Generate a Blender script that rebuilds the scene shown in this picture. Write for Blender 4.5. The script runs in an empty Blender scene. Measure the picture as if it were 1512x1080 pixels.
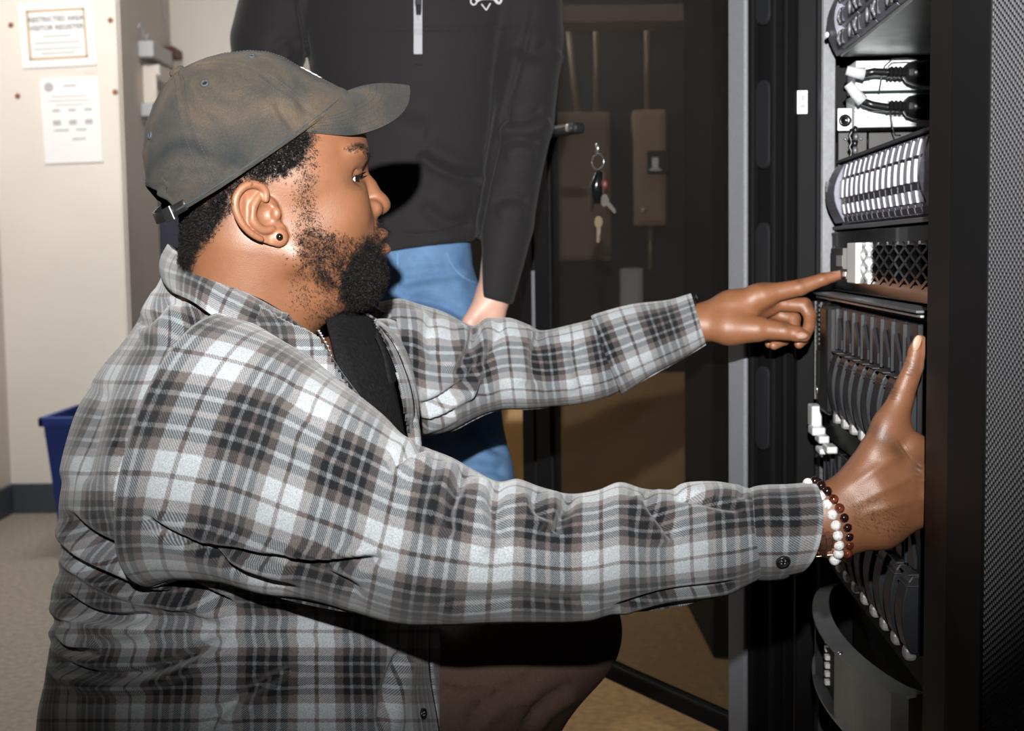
import bpy, bmesh, math, random
import numpy as np
from mathutils import Vector, Matrix
random.seed(5); rng = np.random.default_rng(5)
sc = bpy.context.scene; COL = sc.collection
# ---------------------------------------------------------------- camera, world, lights, exposure
F = 2000.0; H = 0.95; PITCH = math.radians(4.73); ROLL = math.radians(0.79)
fw = np.array([0, math.cos(PITCH), -math.sin(PITCH)])
r0 = np.array([1.0, 0, 0]); u0 = np.array([0, math.sin(PITCH), math.cos(PITCH)])
RI = math.cos(ROLL)*r0 - math.sin(ROLL)*u0
UP = math.sin(ROLL)*r0 + math.cos(ROLL)*u0
CAM = np.array([0, 0, H])
cd = bpy.data.cameras.new('camera'); cam = bpy.data.objects.new('camera', cd); COL.objects.link(cam)
cam.matrix_world = Matrix(((RI[0], UP[0], -fw[0], 0), (RI[1], UP[1], -fw[1], 0), (RI[2], UP[2], -fw[2], H), (0, 0, 0, 1)))
cd.sensor_width = 36; cd.lens = F/1512*36; cd.clip_start = 0.05
cd.dof.use_dof = True; cd.dof.focus_distance = 1.28; cd.dof.aperture_fstop = 10
sc.camera = cam
sc.view_settings.view_transform = 'Standard'; sc.view_settings.look = 'None'
sc.view_settings.exposure = 0.0; sc.view_settings.gamma = 1; sc.view_settings.use_curve_mapping = False
w = bpy.data.worlds.new('world'); sc.world = w; w.use_nodes = True
w.node_tree.nodes['Background'].inputs[0].default_value = (0.9, 0.95, 1, 1)
w.node_tree.nodes['Background'].inputs[1].default_value = 0.010

def lamp(name, typ, loc, target, energy, color=(1, 1, 1), **kw):
    l = bpy.data.lights.new(name, typ); l.energy = energy; l.color = color
    for k, v in kw.items(): setattr(l, k, v)
    o = bpy.data.objects.new(name, l); COL.objects.link(o); o.location = loc
    o.rotation_euler = (Vector(target)-Vector(loc)).to_track_quat('-Z', 'Y').to_euler()
    return o
# the flash on the photographer's camera: above the lens, head tipped slightly up
lamp('camera_flash', 'SPOT', (-0.02, -0.22, H+0.25), (0.0, 2.0, H+0.42), 385, (1, .98, .95), spot_size=math.radians(67), spot_blend=1.0, shadow_soft_size=0.012)
# fluorescent ceiling fixture over the far left part of the room
lamp('ceiling_lamp_light', 'AREA', (-1.35, 3.9, 2.58), (-1.45, 4.1, 0), 37, (1, .965, .92), shape='RECTANGLE', size=1.2, size_y=0.3)
lamp('ceiling_lamp_light', 'AREA', (1.0, 3.4, 2.58), (1.0, 3.4, 0), 9, (1, .80, .55), shape='RECTANGLE', size=1.2, size_y=0.3)

# ---------------------------------------------------------------- helpers
def P(px, py, D):
    px = np.asarray(px, float); py = np.asarray(py, float); D = np.asarray(D, float)
    px, py, D = np.broadcast_arrays(px, py, D)
    return CAM + ((px-756)/F*D)[..., None]*RI + ((540-py)/F*D)[..., None]*UP + D[..., None]*fw
def proj(pts):
    q = np.asarray(pts)-CAM; D = q@fw
    return 756+F*(q@RI)/D, 540-F*(q@UP)/D, D
def ray(px, py): return fw + (px-756)/F*RI + (540-py)/F*UP

MATS = {}
def mat(name, col, rough=.5, metal=0, var=.0, vscale=40, bump=0, bscale=200, spec=.5, sheen=0, col2=None, sss=0, coat=0):
    m = bpy.data.materials.new(name); m.use_nodes = True; nt = m.node_tree; b = nt.nodes['Principled BSDF']
    b.inputs['Base Color'].default_value = (*col, 1); b.inputs['Roughness'].default_value = rough
    b.inputs['Metallic'].default_value = metal; b.inputs['Specular IOR Level'].default_value = spec
    if sheen: b.inputs['Sheen Weight'].default_value = sheen
    if coat: b.inputs['Coat Weight'].default_value = coat
    if sss:
        b.inputs['Subsurface Weight'].default_value = sss; b.inputs['Subsurface Radius'].default_value = (1, .35, .2); b.inputs['Subsurface Scale'].default_value = .004
    tc = nt.nodes.new('ShaderNodeTexCoord')
    if var or col2:
        n = nt.nodes.new('ShaderNodeTexNoise'); n.inputs['Scale'].default_value = vscale; n.inputs['Detail'].default_value = 5
        nt.links.new(tc.outputs['Object'], n.inputs['Vector'])
        r = nt.nodes.new('ShaderNodeValToRGB'); nt.links.new(n.outputs['Fac'], r.inputs[0])
        c1 = tuple(max(0, c*(1-var)) for c in col); c2 = col2 or tuple(min(1, c*(1+var)) for c in col)
        r.color_ramp.elements[0].position = .33; r.color_ramp.elements[1].position = .67
        r.color_ramp.elements[0].color = (*c1, 1); r.color_ramp.elements[1].color = (*c2, 1)
        nt.links.new(r.outputs[0], b.inputs['Base Color'])
    if bump:
        n = nt.nodes.new('ShaderNodeTexNoise'); n.inputs['Scale'].default_value = bscale; n.inputs['Detail'].default_value = 4
        nt.links.new(tc.outputs['Object'], n.inputs['Vector'])
        bp = nt.nodes.new('ShaderNodeBump'); bp.inputs['Strength'].default_value = bump; bp.inputs['Distance'].default_value = .002
        nt.links.new(n.outputs['Fac'], bp.inputs['Height']); nt.links.new(bp.outputs[0], b.inputs['Normal'])
    MATS[name] = m; return m

class MB:
    def __init__(s): s.v = []; s.f = []
    def add(s, vs, fs):
        o = len(s.v); s.v += [tuple(map(float, v)) for v in vs]; s.f += [tuple(i+o for i in f) for f in fs]; return s
    def box(s, x0, x1, y0, y1, z0, z1):
        x0, x1 = sorted((x0, x1)); y0, y1 = sorted((y0, y1)); z0, z1 = sorted((z0, z1))
        return s.add([(x0, y0, z0), (x1, y0, z0), (x1, y1, z0), (x0, y1, z0), (x0, y0, z1), (x1, y0, z1), (x1, y1, z1), (x0, y1, z1)],
              [(3, 2, 1, 0), (4, 5, 6, 7), (0, 1, 5, 4), (1, 2, 6, 5), (2, 3, 7, 6), (3, 0, 4, 7)])
    def prism(s, poly, axis, lo, hi):            # poly in the two other axes (cyclic order), extruded along axis
        n = len(poly); vs = []
        for t in (lo, hi):
            for p in poly:
                q = list(p); q.insert(axis, t); vs.append(q)
        fs = [tuple(range(n))[::-1], tuple(range(n, 2*n))]
        fs += [(i, (i+1) % n, n+(i+1) % n, n+i) for i in range(n)]
        return s.add(vs, fs)
    def tube(s, pts, r, n=10, cap=True):
        pts = np.asarray(pts, float); rr = np.broadcast_to(np.asarray(r, float), (len(pts),))
        t = np.gradient(pts, axis=0); t /= np.linalg.norm(t, axis=1)[:, None]+1e-12
        ref = np.array([0, 0, 1.0]) if abs(t[0][2]) < .9 else np.array([1.0, 0, 0])
        a = np.cross(t[0], ref); a /= np.linalg.norm(a); vs = []
        for i in range(len(pts)):
            a = a-t[i]*(a@t[i]); a /= np.linalg.norm(a); b = np.cross(t[i], a)
            for k in range(n):
                th = 2*math.pi*k/n; vs.append(pts[i]+rr[i]*(math.cos(th)*a+math.sin(th)*b))
        fs = []
        for i in range(len(pts)-1):
            for k in range(n): fs.append((i*n+k, i*n+(k+1) % n, (i+1)*n+(k+1) % n, (i+1)*n+k))
        if cap: fs += [tuple(range(n))[::-1], tuple(range((len(pts)-1)*n, len(pts)*n))]
        return s.add(vs, fs)
    def lathe(s, c, axis, prof, n=16):           # prof: list of (radius, along)
        c = np.asarray(c, float); ax = np.asarray(axis, float); ax /= np.linalg.norm(ax)
        ref = np.array([0, 0, 1.0]) if abs(ax[2]) < .9 else np.array([1.0, 0, 0])
        a = np.cross(ax, ref); a /= np.linalg.norm(a); b = np.cross(ax, a)
        vs = [c+ax*h+r*(math.cos(2*math.pi*k/n)*a+math.sin(2*math.pi*k/n)*b) for r, h in prof for k in range(n)]
        fs = [(i*n+k, i*n+(k+1) % n, (i+1)*n+(k+1) % n, (i+1)*n+k) for i in range(len(prof)-1) for k in range(n)]
        fs += [tuple(range(n))[::-1], tuple(range((len(prof)-1)*n, len(prof)*n))]
        return s.add(vs, fs)
    def ball(s, c, r, n=12):
        r = np.broadcast_to(np.asarray(r, float), (3,)); vs = []; fs = []; m = n//2+1
        for i in range(m):
            th = math.pi*i/(m-1)
            for k in range(n):
                ph = 2*math.pi*k/n
                vs.append((c[0]+r[0]*math.sin(th)*math.cos(ph), c[1]+r[1]*math.sin(th)*math.sin(ph), c[2]+r[2]*math.cos(th)))
        for i in range(m-1):
            for k in range(n): fs.append((i*n+k, (i+1)*n+k, (i+1)*n+(k+1) % n, i*n+(k+1) % n))
        return s.add(vs, fs)

def mesh_of(name, v, f):
    me = bpy.data.meshes.new(name); me.from_pydata([tuple(x) for x in v], [], [tuple(x) for x in f]); me.update(); return me
def tagit(o, label=None, cat=None, group=None, kind=None):
    if label: o['label'] = label
    if cat: o['category'] = cat
    if group: o['group'] = group
    if kind: o['kind'] = kind
    return o
def fix_normals(me):
    bm = bmesh.new(); bm.from_mesh(me); bmesh.ops.recalc_face_normals(bm, faces=bm.faces); bm.to_mesh(me); bm.free()
def part(name, mb, material, parent=None, bevel=0, smooth=False, world=False, label=None, weld=False, seg=2):
    me = mesh_of(name, mb.v, mb.f) if isinstance(mb, MB) else mb
    if world and parent: me.transform(wm(parent).inverted())
    if weld:
        bm = bmesh.new(); bm.from_mesh(me); bmesh.ops.remove_doubles(bm, verts=bm.verts, dist=1e-5); bm.to_mesh(me); bm.free()
    fix_normals(me)
    if material: me.materials.append(MATS[material] if isinstance(material, str) else material)
    o = bpy.data.objects.new(name, me); COL.objects.link(o)
    if parent: o.parent = parent
    if smooth:
        for p in me.polygons: p.use_smooth = True
    if bevel:
        md = o.modifiers.new('bevel', 'BEVEL'); md.width = bevel; md.segments = seg; md.limit_method = 'ANGLE'; md.angle_limit = .6
    if label: o['label'] = label
    return o
WM = {}
def wm(o):
    m = o.matrix_basis.copy(); p = o.parent
    while p: m = p.matrix_basis @ m; p = p.parent
    return m
def thing(name, label, cat, M=None, group=None, loc=None):
    o = bpy.data.objects.new(name, None); o.empty_display_size = .02; COL.objects.link(o)
    if M is None: M = Matrix.Translation(Vector(loc if loc is not None else (0, 0, 0)))
    o.matrix_basis = M
    return tagit(o, label, cat, group)
def dup(o, parent=None, M=None, name=None):
    c = o.copy(); COL.objects.link(c)
    if parent: c.parent = parent
    if M is not None: c.matrix_basis = M
    for ch in [x for x in bpy.data.objects if x.parent == o]: dup(ch, c)
    return c

# rack frame: local (d into the rack, a away from the camera, z up)
DV = np.array([.0595, 1, 0]); DV /= np.linalg.norm(DV); NV = np.array([DV[1], -DV[0], 0]); RO = np.array([.293, 0, 0])
def RKM(d, a, z): 
    o = RO+d*NV+a*DV
    return Matrix(((NV[0], DV[0], 0, o[0]), (NV[1], DV[1], 0, o[1]), (0, 0, 1, z), (0, 0, 0, 1)))
def rk(px, py, d):                                # pixel -> (a, z) on the plane at depth d
    q = ray(px, py); o = RO+d*NV
    t = ((o-CAM)@NV)/(q@NV); p = CAM+t*q
    return (p-o)@DV, p[2]
def rka(px, py, a):                               # pixel -> (d, z) on the plane at distance a
    q = ray(px, py); o = RO+a*DV
    t = ((o-CAM)@DV)/(q@DV); p = CAM+t*q
    return (p-o)@NV, p[2]

# ---------------------------------------------------------------- materials
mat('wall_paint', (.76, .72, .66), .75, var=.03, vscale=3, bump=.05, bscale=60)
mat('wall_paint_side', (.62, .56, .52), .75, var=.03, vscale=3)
mat('ceiling_paint', (.6, .58, .55), .8)
mat('floor_vinyl', (.27, .235, .195), .55, var=.22, vscale=60, bump=.05, bscale=150)
mat('tan_floor', (.44, .28, .125), .55, var=.2, vscale=50)
mat('dark_wall', (.034, .027, .022), .8, var=.1, vscale=5)
mat('tan_panel', (.52, .32, .13), .6, var=.12, vscale=6)
mat('baseboard_rubber', (.045, .06, .075), .5)
mat('paper', (.86, .87, .88), .7, var=.01)
mat('ink', (.16, .16, .18), .8); mat('ink_light', (.45, .45, .47), .8)
mat('gold_ink', (.50, .34, .16), .6)
mat('rust', (.28, .11, .06), .8)
mat('plastic_white', (.74, .68, .62), .5); mat('plastic_gray', (.5, .5, .52), .45); mat('lcd', (.03, .035, .035), .3)
mat('red_plastic', (.10, .02, .018), .5)
mat('bin_blue', (.012, .035, .2), .4)
mat('navy', (.012, .013, .03), .5)
mat('rack_black', (.0055, .0058, .0066), .62, spec=.13, var=.12, vscale=300, bump=.12, bscale=900)
mat('rack_edge', (.007, .0055, .005), .5, spec=.18, var=.2, vscale=300)
mat('rack_matte', (.003, .003, .0034), .65, spec=.25)
mat('rail_gray', (.16, .165, .18), .42, metal=.4, var=.1, vscale=200, bump=.03, bscale=600)
mat('zinc', (.55, .58, .58), .38, metal=.75, var=.12, vscale=25)
mat('silver_bright', (.8, .84, .85), .4, metal=.35, var=.06, vscale=30)
mat('silver_strip', (.25, .26, .29), .5, metal=.3, var=.06, vscale=300, bump=.1, bscale=800)
mat('drive_lav', (.19, .19, .245), .42, metal=.1, var=.05, vscale=60)
mat('drive_light', (.50, .50, .58), .35, metal=.2)
mat('drive_dark', (.035, .035, .045), .4)
mat('gloss_black', (.006, .006, .0066), .2, coat=.3)
mat('blade_black', (.010, .0105, .0125), .36, var=.1, vscale=100, spec=.4)
mat('vent_gray', (.10, .10, .095), .5, var=.3, vscale=300)
mat('white_label', (.9, .92, .93), .5)
mat('label_gray', (.35, .35, .36), .5)
mat('panel_gray', (.05, .05, .052), .45)
mat('tray_metal', (.42, .45, .46), .36, metal=.7, var=.12, vscale=18)
mat('cable_black', (.009, .009, .01), .3)
mat('cable_white', (.62, .64, .68), .5, var=.1, vscale=200)
mat('key_brass', (.75, .68, .5), .3, metal=.9); mat('key_steel', (.6, .6, .6), .25, metal=.95)

def mesh_screen():
    m = bpy.data.materials.new('door_mesh_screen'); m.use_nodes = True; nt = m.node_tree
    b = nt.nodes['Principled BSDF']; b.inputs['Base Color'].default_value = (.005, .0046, .0042, 1); b.inputs['Roughness'].default_value = .5
    t = nt.nodes.new('ShaderNodeBsdfTransparent'); mx = nt.nodes.new('ShaderNodeMixShader')
    tc = nt.nodes.new('ShaderNodeTexCoord'); wv = nt.nodes.new('ShaderNodeTexWave'); wv.inputs['Scale'].default_value = 60; wv.bands_direction = 'X'
    nt.links.new(tc.outputs['Object'], wv.inputs['Vector'])
    mr = nt.nodes.new('ShaderNodeMapRange'); mr.inputs['To Min'].default_value = .30; mr.inputs['To Max'].default_value = .46
    nt.links.new(wv.outputs['Fac'], mr.inputs['Value']); nt.links.new(mr.outputs[0], mx.inputs[0])
    nt.links.new(t.outputs[0], mx.inputs[1]); nt.links.new(b.outputs[0], mx.inputs[2])
    nt.links.new(mx.outputs[0], nt.nodes['Material Output'].inputs[0]); MATS['screen'] = m
mesh_screen()

def structure(name, mb, m, **kw):
    o = part(name, mb, m, **kw); o['kind'] = 'structure'; return o
# ---------------------------------------------------------------- room shell
YB = 5.05; XL = -1.90; XC = -1.43; YA = 5.82; XR = -.35
structure('floor', MB().box(-2.4, XR+.35, -1.5, YA+.1, -.1, 0), 'floor_vinyl')
structure('floor_right', MB().box(XR+.35, 3.2, -1.5, YA+.1, -.1, 0), 'tan_floor')
structure('ceiling', MB().box(-2.4, 3.2, -1.5, YA+.1, 2.7, 2.8), 'ceiling_paint')
structure('wall_back', MB().box(XL, XC, YB, YA+.1, 0, 2.7), 'wall_paint', bevel=.01)
structure('wall_alcove', MB().box(XC+.001, XR, YA, YA+.1, 0, 2.7), 'wall_paint')
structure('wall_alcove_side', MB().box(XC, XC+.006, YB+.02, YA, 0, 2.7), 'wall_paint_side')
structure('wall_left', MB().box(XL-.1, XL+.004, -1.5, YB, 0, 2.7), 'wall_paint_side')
structure('wall_right', MB().box(XR, 3.2, 4.25, 4.35, 0, 2.7), 'dark_wall')
structure('trim_1', MB().box(XR, 3.2, 4.235, 4.25, 0, .57), 'tan_panel')
structure('baseboard_back', MB().box(XL+.004, XC-.02, YB-.014, YB, 0, .112), 'baseboard_rubber', bevel=.004)
structure('baseboard_left', MB().box(XL+.004, XL+.018, 1, YB, 0, .112), 'baseboard_rubber', bevel=.004)
def on_y(px, py, Y):
    q = ray(px, py); p = CAM+q*((Y-CAM[1])/q[1]); return p[0], p[2]
def on_x(px, py, X):
    q = ray(px, py); p = CAM+q*((X-CAM[0])/q[0]); return p[1], p[2]

# ceiling fixtures that carry the lamps
for i, (x, y) in enumerate(((-1.35, 3.9), (1.0, 3.4))):
    t = thing('ceiling_light', ('white ceiling light box over the beige wall with the notices', 'white ceiling light box over the dark wall behind the rack door')[i], 'light', loc=(x, y, 2.7))
    part('housing', MB().box(-.64, .64, -.19, .19, -.06, 0), 'plastic_white', t, bevel=.01)

# two notices on the back wall
def notice(name, label, px0, py0, px1, py1, border):
    x0, z1 = on_y(px0, py0, YB); x1, z0 = on_y(px1, py1, YB)
    t = thing(name, label, 'notice', M=Matrix.Translation(Vector(((x0+x1)/2, YB-.004, z0))) @ Matrix.Rotation(math.radians(-2.2 if border else -1.5), 4, 'Y')); W = (x1-x0)/2; Hh = z1-z0
    part('sheet', MB().box(-W, W, -.001, .003, 0, Hh), 'paper', t)
    return t, W, Hh
FONT = None
def text(body, size, loc, M, material, parent, name='lettering', bold=False, align='CENTER', extrude=.0002):
    cu = bpy.data.curves.new(name, 'FONT'); cu.body = body; cu.size = size; cu.align_x = align; cu.align_y = 'CENTER'; cu.extrude = extrude
    if bold: cu.offset = size*.018
    o = bpy.data.objects.new(name, cu); COL.objects.link(o); o.parent = parent
    me = bpy.data.meshes.new_from_object(o); bpy.data.objects.remove(o); me.materials.clear(); me.materials.append(MATS[material])
    o = bpy.data.objects.new(name, me); COL.objects.link(o); o.parent = parent
    o.matrix_basis = Matrix.Translation(Vector(loc)) @ M; return o
FRONT = Matrix.Rotation(math.pi/2, 4, 'X')
t, W, Hh = notice('wall_notice', 'white landscape notice with gold double border on the beige wall', 30, 3, 143, 98, 1)
bd = MB()
for (i, th) in ((.028, .0075),):
    bd.box(-W+i, W-i, -.0018, -.001, i, i+th).box(-W+i, W-i, -.0018, -.001, Hh-i-th, Hh-i).box(-W+i, -W+i+th, -.0018, -.001, i, Hh-i).box(W-i-th, W-i, -.0018, -.001, i, Hh-i)
part('border', bd, 'gold_ink', t)
text('RESTRICTED AREA', .0245, (0, -.002, Hh*.73), FRONT, 'ink', t, bold=True)
text('VISITOR REGISTER', .0245, (0, -.002, Hh*.60), FRONT, 'ink', t, bold=True)
for k, (zz, ww) in enumerate(((.46, .5), (.36, .82), (.27, .86), (.20, .6))):
    part('print_line', MB().box(-W*.78*ww, W*.78*ww, -.0018, -.001, Hh*zz, Hh*zz+.005), 'ink_light', t)
t, W, Hh = notice('wall_notice', 'white portrait notice with columns of small print under the bordered one', 62, 116, 153, 240, 0)
part('seal', MB().lathe((-W*.7, 0, Hh*.9), (0, -1, 0), [(.017, -.001), (.017, .002)], 20), 'ink_light', t)
part('print_line', MB().box(-W*.2, W*.25, -.0018, -.001, Hh*.90, Hh*.92), 'ink_light', t)
for zz, ww in ((.78, .65), (.73, .75), (.68, .5)):
    part('print_line', MB().box(-W*ww, W*ww*.9, -.0018, -.001, Hh*zz, Hh*zz+.003), 'ink_light', t)
for zz in (.61, .48, .45):
    for xx in (-.5, .05, .6):
        part('print_line', MB().box(W*(xx-.13), W*(xx+.13), -.0018, -.001, Hh*zz, Hh*zz+.008), 'ink_light', t)
for zz, a, b in ((.38, -.6, -.1), (.38, .15, .5), (.27, .0, .45)):
    part('print_line', MB().box(W*a, W*b, -.0018, -.001, Hh*zz, Hh*zz+.006), 'ink_light', t)
for px, py, wh in ((16, 37, 'left of the bordered notice'), (163, 30, 'right of the bordered notice'), (26, 142, 'left of the lower portrait notice'), (170, 136, 'right of the lower portrait notice')):
    x, z = on_y(px, py, YB)
    tagit(part('wall_anchor', MB().lathe((x, YB, z), (0, -1, 0), [(.0105, 0), (.009, .003), (.004, .004)], 10), 'rust'), 'small rusty screw hole mark on the beige wall '+wh, 'screw', 'rusty screw marks around the notices')
x, z = on_y(132, 105, YB)
tagit(part('tape_strip', MB().box(x-.02, x+.025, YB-.002, YB, z-.01, z+.008), 'plastic_white', bevel=.0008), 'beige strip of tape under the bordered notice', 'tape')
# boxes on the alcove side wall (plane x = XC)
def sidebox(px0, py0, px1, py1, th, m, t, name, X=XC+.008, bevel=.006):
    y0, z1 = on_x(px0, py0, X); y1, _ = on_x(px1, py0, X); _, z0 = on_x(px0, py1, X)
    return part(name, MB().box(X, X+th, y0, y1, z0, z1), m, t, world=True, bevel=bevel), (y0, y1, z0, z1)
yy, zz = on_x(215, 150, XC)
t = thing('wall_controller', 'beige wall controller with dark display in the alcove beside the notices', 'thermostat', loc=(XC+.006, yy, zz))
sidebox(209, 95, 258, 152, .07, 'plastic_white', t, 'housing')
o, (y0, y1, z0, z1) = sidebox(228, 108, 254, 150, .006, 'plastic_white', t, 'front_cover', X=XC+.079)
part('display', MB().box(XC+.086, XC+.090, y0+.03, y1-.02, z1-.06, z1-.025), 'lcd', t, world=True)
sidebox(207, 152, 230, 172, .05, 'plastic_gray', t, 'bracket')
t = thing('wall_sensor', 'grey sensor box with red end and wire above the controller', 'sensor', loc=(XC+.006, yy, zz+.2))
sidebox(203, 60, 232, 84, .06, 'plastic_gray', t, 'housing')
sidebox(239, 68, 252, 82, .05, 'red_plastic', t, 'red_cap')
ya, za = on_x(205, 40, XC+.03); yb, zb = on_x(222, 62, XC+.03)
part('wire_loop', MB().tube([(XC+.03, ya+(yb-ya)*s, za+(zb-za)*s+.02*math.sin(s*9)) for s in np.linspace(0, 1, 14)], .004, 6), 'plastic_gray', t, world=True)
ya, za = on_x(238, -10, XC+.012); yb, zb = on_x(252, 70, XC+.012)
part('cable', MB().tube([(XC+.012, ya, za), (XC+.012, (ya+yb)/2, (za+zb)/2), (XC+.012, yb, zb)], .004, 6), 'ink_light', t, world=True)
# blue bin
x, _ = on_y(84, 604, 4.4)
t = thing('recycling_bin', 'blue plastic recycling bin standing behind the plaid shirt', 'bin', loc=(x+.15, 4.4, 0))
zt = on_y(84, 607, 4.4)[1]
def taper(w0, d0, w1, d1, z0, z1): return [(-w0, -d0, z0), (w0, -d0, z0), (w0, d0, z0), (-w0, d0, z0), (-w1, -d1, z1), (w1, -d1, z1), (w1, d1, z1), (-w1, d1, z1)]
part('tub', MB().add(taper(.105, .13, .137, .17, 0, zt-.02), [(3, 2, 1, 0), (0, 1, 5, 4), (1, 2, 6, 5), (2, 3, 7, 6), (3, 0, 4, 7)]), 'bin_blue', t)
part('rim', MB().box(-.15, .15, -.185, -.165, zt-.03, zt).box(-.15, .15, .165, .185, zt-.03, zt).box(-.15, -.13, -.185, .185, zt-.03, zt).box(.13, .15, -.185, .185, zt-.03, zt), 'bin_blue', t, bevel=.006)
# dark cabinet glimpsed behind the neck
x0, _ = on_y(235, 360, 4.9); x1, zt = on_y(330, 240, 4.9)
t = thing('filing_cabinet', 'dark navy metal cabinet showing in a sliver behind the neck', 'cabinet', loc=((x0+x1)/2, 5.1, 0))
hw = (x1-x0)/2
part('carcass', MB().box(-hw, hw, -.2, .2, 0, zt), 'navy', t, bevel=.006)
for k in range(4):
    d = part('drawer', MB().box(-hw+.012, hw-.012, -.215, -.2, .05+k*(zt-.07)/4, .03+(k+1)*(zt-.07)/4), 'navy', t, bevel=.004)
    part('handle', MB().box(-.05, .05, -.232, -.215, .05+(k+.6)*(zt-.07)/4, .065+(k+.6)*(zt-.07)/4), 'plastic_gray', d, bevel=.003)
# seen through the mesh door: electrical boxes and conduits on the dark wall
mat('brown_box', (.20, .14, .10), .6); mat('brown_box_lit', (.34, .23, .155), .6); mat('conduit', (.30, .24, .17), .4, metal=.4)  # second box tone is brown_box brightened in colour to look lit
YW = 4.25
def wallbox(name, label, px0, py0, px1, py1, m, th=.09):
    x0, z1 = on_y(px0, py0, YW-th); x1, z0 = on_y(px1, py1, YW-th)
    t = thing(name, label, 'electrical box', loc=((x0+x1)/2, YW, z0)); W = (x1-x0)/2; Hh = z1-z0
    part('housing', MB().box(-W, W, -th, 0, 0, Hh), m, t, bevel=.006)
    part('cover', MB().box(-W+.012, W-.012, -th-.006, -th, .012, Hh-.012), m, t, bevel=.003)
    return t, W, Hh, th
t, W, Hh, th = wallbox('electrical_panel', 'wide brown electrical panel on the dark wall behind the hanging keys', 800, 166, 903, 385, 'brown_box')
part('latch', MB().box(W-.04, W-.02, -th-.02, -th-.006, Hh*.45, Hh*.6), 'conduit', t, bevel=.003)
t, W, Hh, th = wallbox('electrical_panel', 'narrow brown electrical box with black switch on the dark wall', 935, 162, 984, 333, 'brown_box_lit')
part('switch_plate', MB().box(-.01, W+.01, -th-.03, -th-.006, Hh*.44, Hh*.64), 'gloss_black', t, bevel=.003)
part('switch_symbol', MB().box(.004, .022, -th-.033, -th-.03, Hh*.49, Hh*.58).box(-.004, .03, -th-.033, -th-.03, Hh*.47, Hh*.485), 'white_label', t)
part('screw', MB().ball((-W*.4, -th-.008, Hh*.13), .008, 10), 'key_steel', t, smooth=True)
t, W, Hh, th = wallbox('junction_box', 'pale grey box low on the dark wall above the plaid cuff', 916, 396, 950, 470, 'plastic_gray', .06)
for px, y0, y1, s, lab in ((955, -20, 162, 1, 'vertical'), (880, -20, 166, 1, 'doubled'), (838, 30, 166, -14, 'slanted'), (960, 335, 400, 1, 'short lower')):
    xa, za = on_y(px+s*.0, y0, YW-.03); xb, zb = on_y(px-(s if s < 0 else 0), y1, YW-.03)
    tagit(part('conduit_pipe', MB().tube([(xa, YW-.03, za), ((xa+xb)/2, YW-.03, (za+zb)/2), (xb, YW-.03, zb)], .009, 8), 'conduit', smooth=True), lab+' brown conduit pipe running on the dark wall near the electrical boxes', 'pipe')
for k, z in enumerate((1.72, 1.62, 1.55)):
    o = tagit(part('ceiling_beam', MB().box(.0, 1.3, 3.6, 3.75, z, z+.045), 'brown_box', bevel=.004), ('upper', 'middle', 'lower')[k]+' of the dull metal bars crossing high behind the mesh door', 'beam')
# ---------------------------------------------------------------- the server rack (local d, a, z)
rack = thing('server_rack', 'tall black server rack the kneeling man reaches into', 'rack', RKM(0, 1.2, 0))
A0 = 1.2; ZT = 2.05
def R(mb): # shift a into rack-local
    mb.v = [(x, y-A0, z) for x, y, z in mb.v]; return mb
a_far = rk(1175, 300, 0)[0]; a_near = rk(1367, 540, 0)[0]
dr = rka(1206, 300, a_far-.01)[0]; dr2 = rka(1233, 300, a_far-.02)[0]
part('post', R(MB().box(0, dr, a_far-.012, a_far+.055, .04, ZT)), 'rack_black', rack, bevel=.003)
part('rail', R(MB().box(dr, dr2, a_far-.02, a_far+.02, .05, ZT).box(dr, dr+.0025, a_far-.045, a_far-.02, .05, ZT)), 'rail_gray', rack, bevel=.0012, label='grey upright mounting rail')
a1402 = rk(1402, 540, 0)[0]; a1462 = rk(1461, 400, 0)[0]
part('post', R(MB().box(0, .055, a1402, a_near, .04, ZT)), 'rack_edge', rack, bevel=.003)
part('side_panel', R(MB().box(.06, .95, a_far+.03, a_far+.045, .05, ZT)), 'rack_matte', rack)
part('side_panel', R(MB().box(.056, .95, a1402+.01, a1402+.02, .05, ZT)), 'rack_matte', rack)
part('back_panel', R(MB().box(.94, .95, a1402+.02, a_far+.03, .05, ZT)), 'rack_matte', rack)
part('top_panel', R(MB().box(0, .95, a1402, a_far+.055, ZT, ZT+.03)), 'rack_black', rack, bevel=.004)
part('plinth', R(MB().box(0, .95, a1402, a_far+.055, 0, .04)), 'rack_black', rack, bevel=.004)
# white sticker on the far post
d0, z1 = rka(1177, 134, a_far-.0125); d1, z0 = rka(1192, 168, a_far-.0125)
st = part('sticker', R(MB().box(d0, d1, a_far-.0135, a_far-.0118, z0, z1)), 'white_label', rack, label='small white sticker on the far post')
part('sticker_mark', R(MB().box(d0+.004, d1-.003, a_far-.0142, a_far-.0134, z0+.008, z0+.013).box(d0+.006, d1-.004, a_far-.0142, a_far-.0134, z0+.018, z1-.006)), 'label_gray', st)
# neighbouring rack, nearer the camera: closed perforated door
nb = thing('perforated_rack', 'neighbouring black rack with a perforated front door at the right edge', 'rack', RKM(0, .6, 0))
def R2(mb): mb.v = [(x, y-.6, z) for x, y, z in mb.v]; return mb
part('door_stile', R2(MB().box(-.002, .03, a1462, a1402-.002, .05, ZT)), 'rack_black', nb, bevel=.003)
part('door_stile', R2(MB().box(-.002, .03, .42, .47, .05, ZT)), 'rack_black', nb, bevel=.003)
part('carcass', R2(MB().box(.035, .95, .40, a1402-.004, .02, ZT)), 'rack_matte', nb, bevel=.003)
part('door_rail', R2(MB().box(-.002, .03, .47, a1462, .05, .10)), 'rack_black', nb, bevel=.003)
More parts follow.
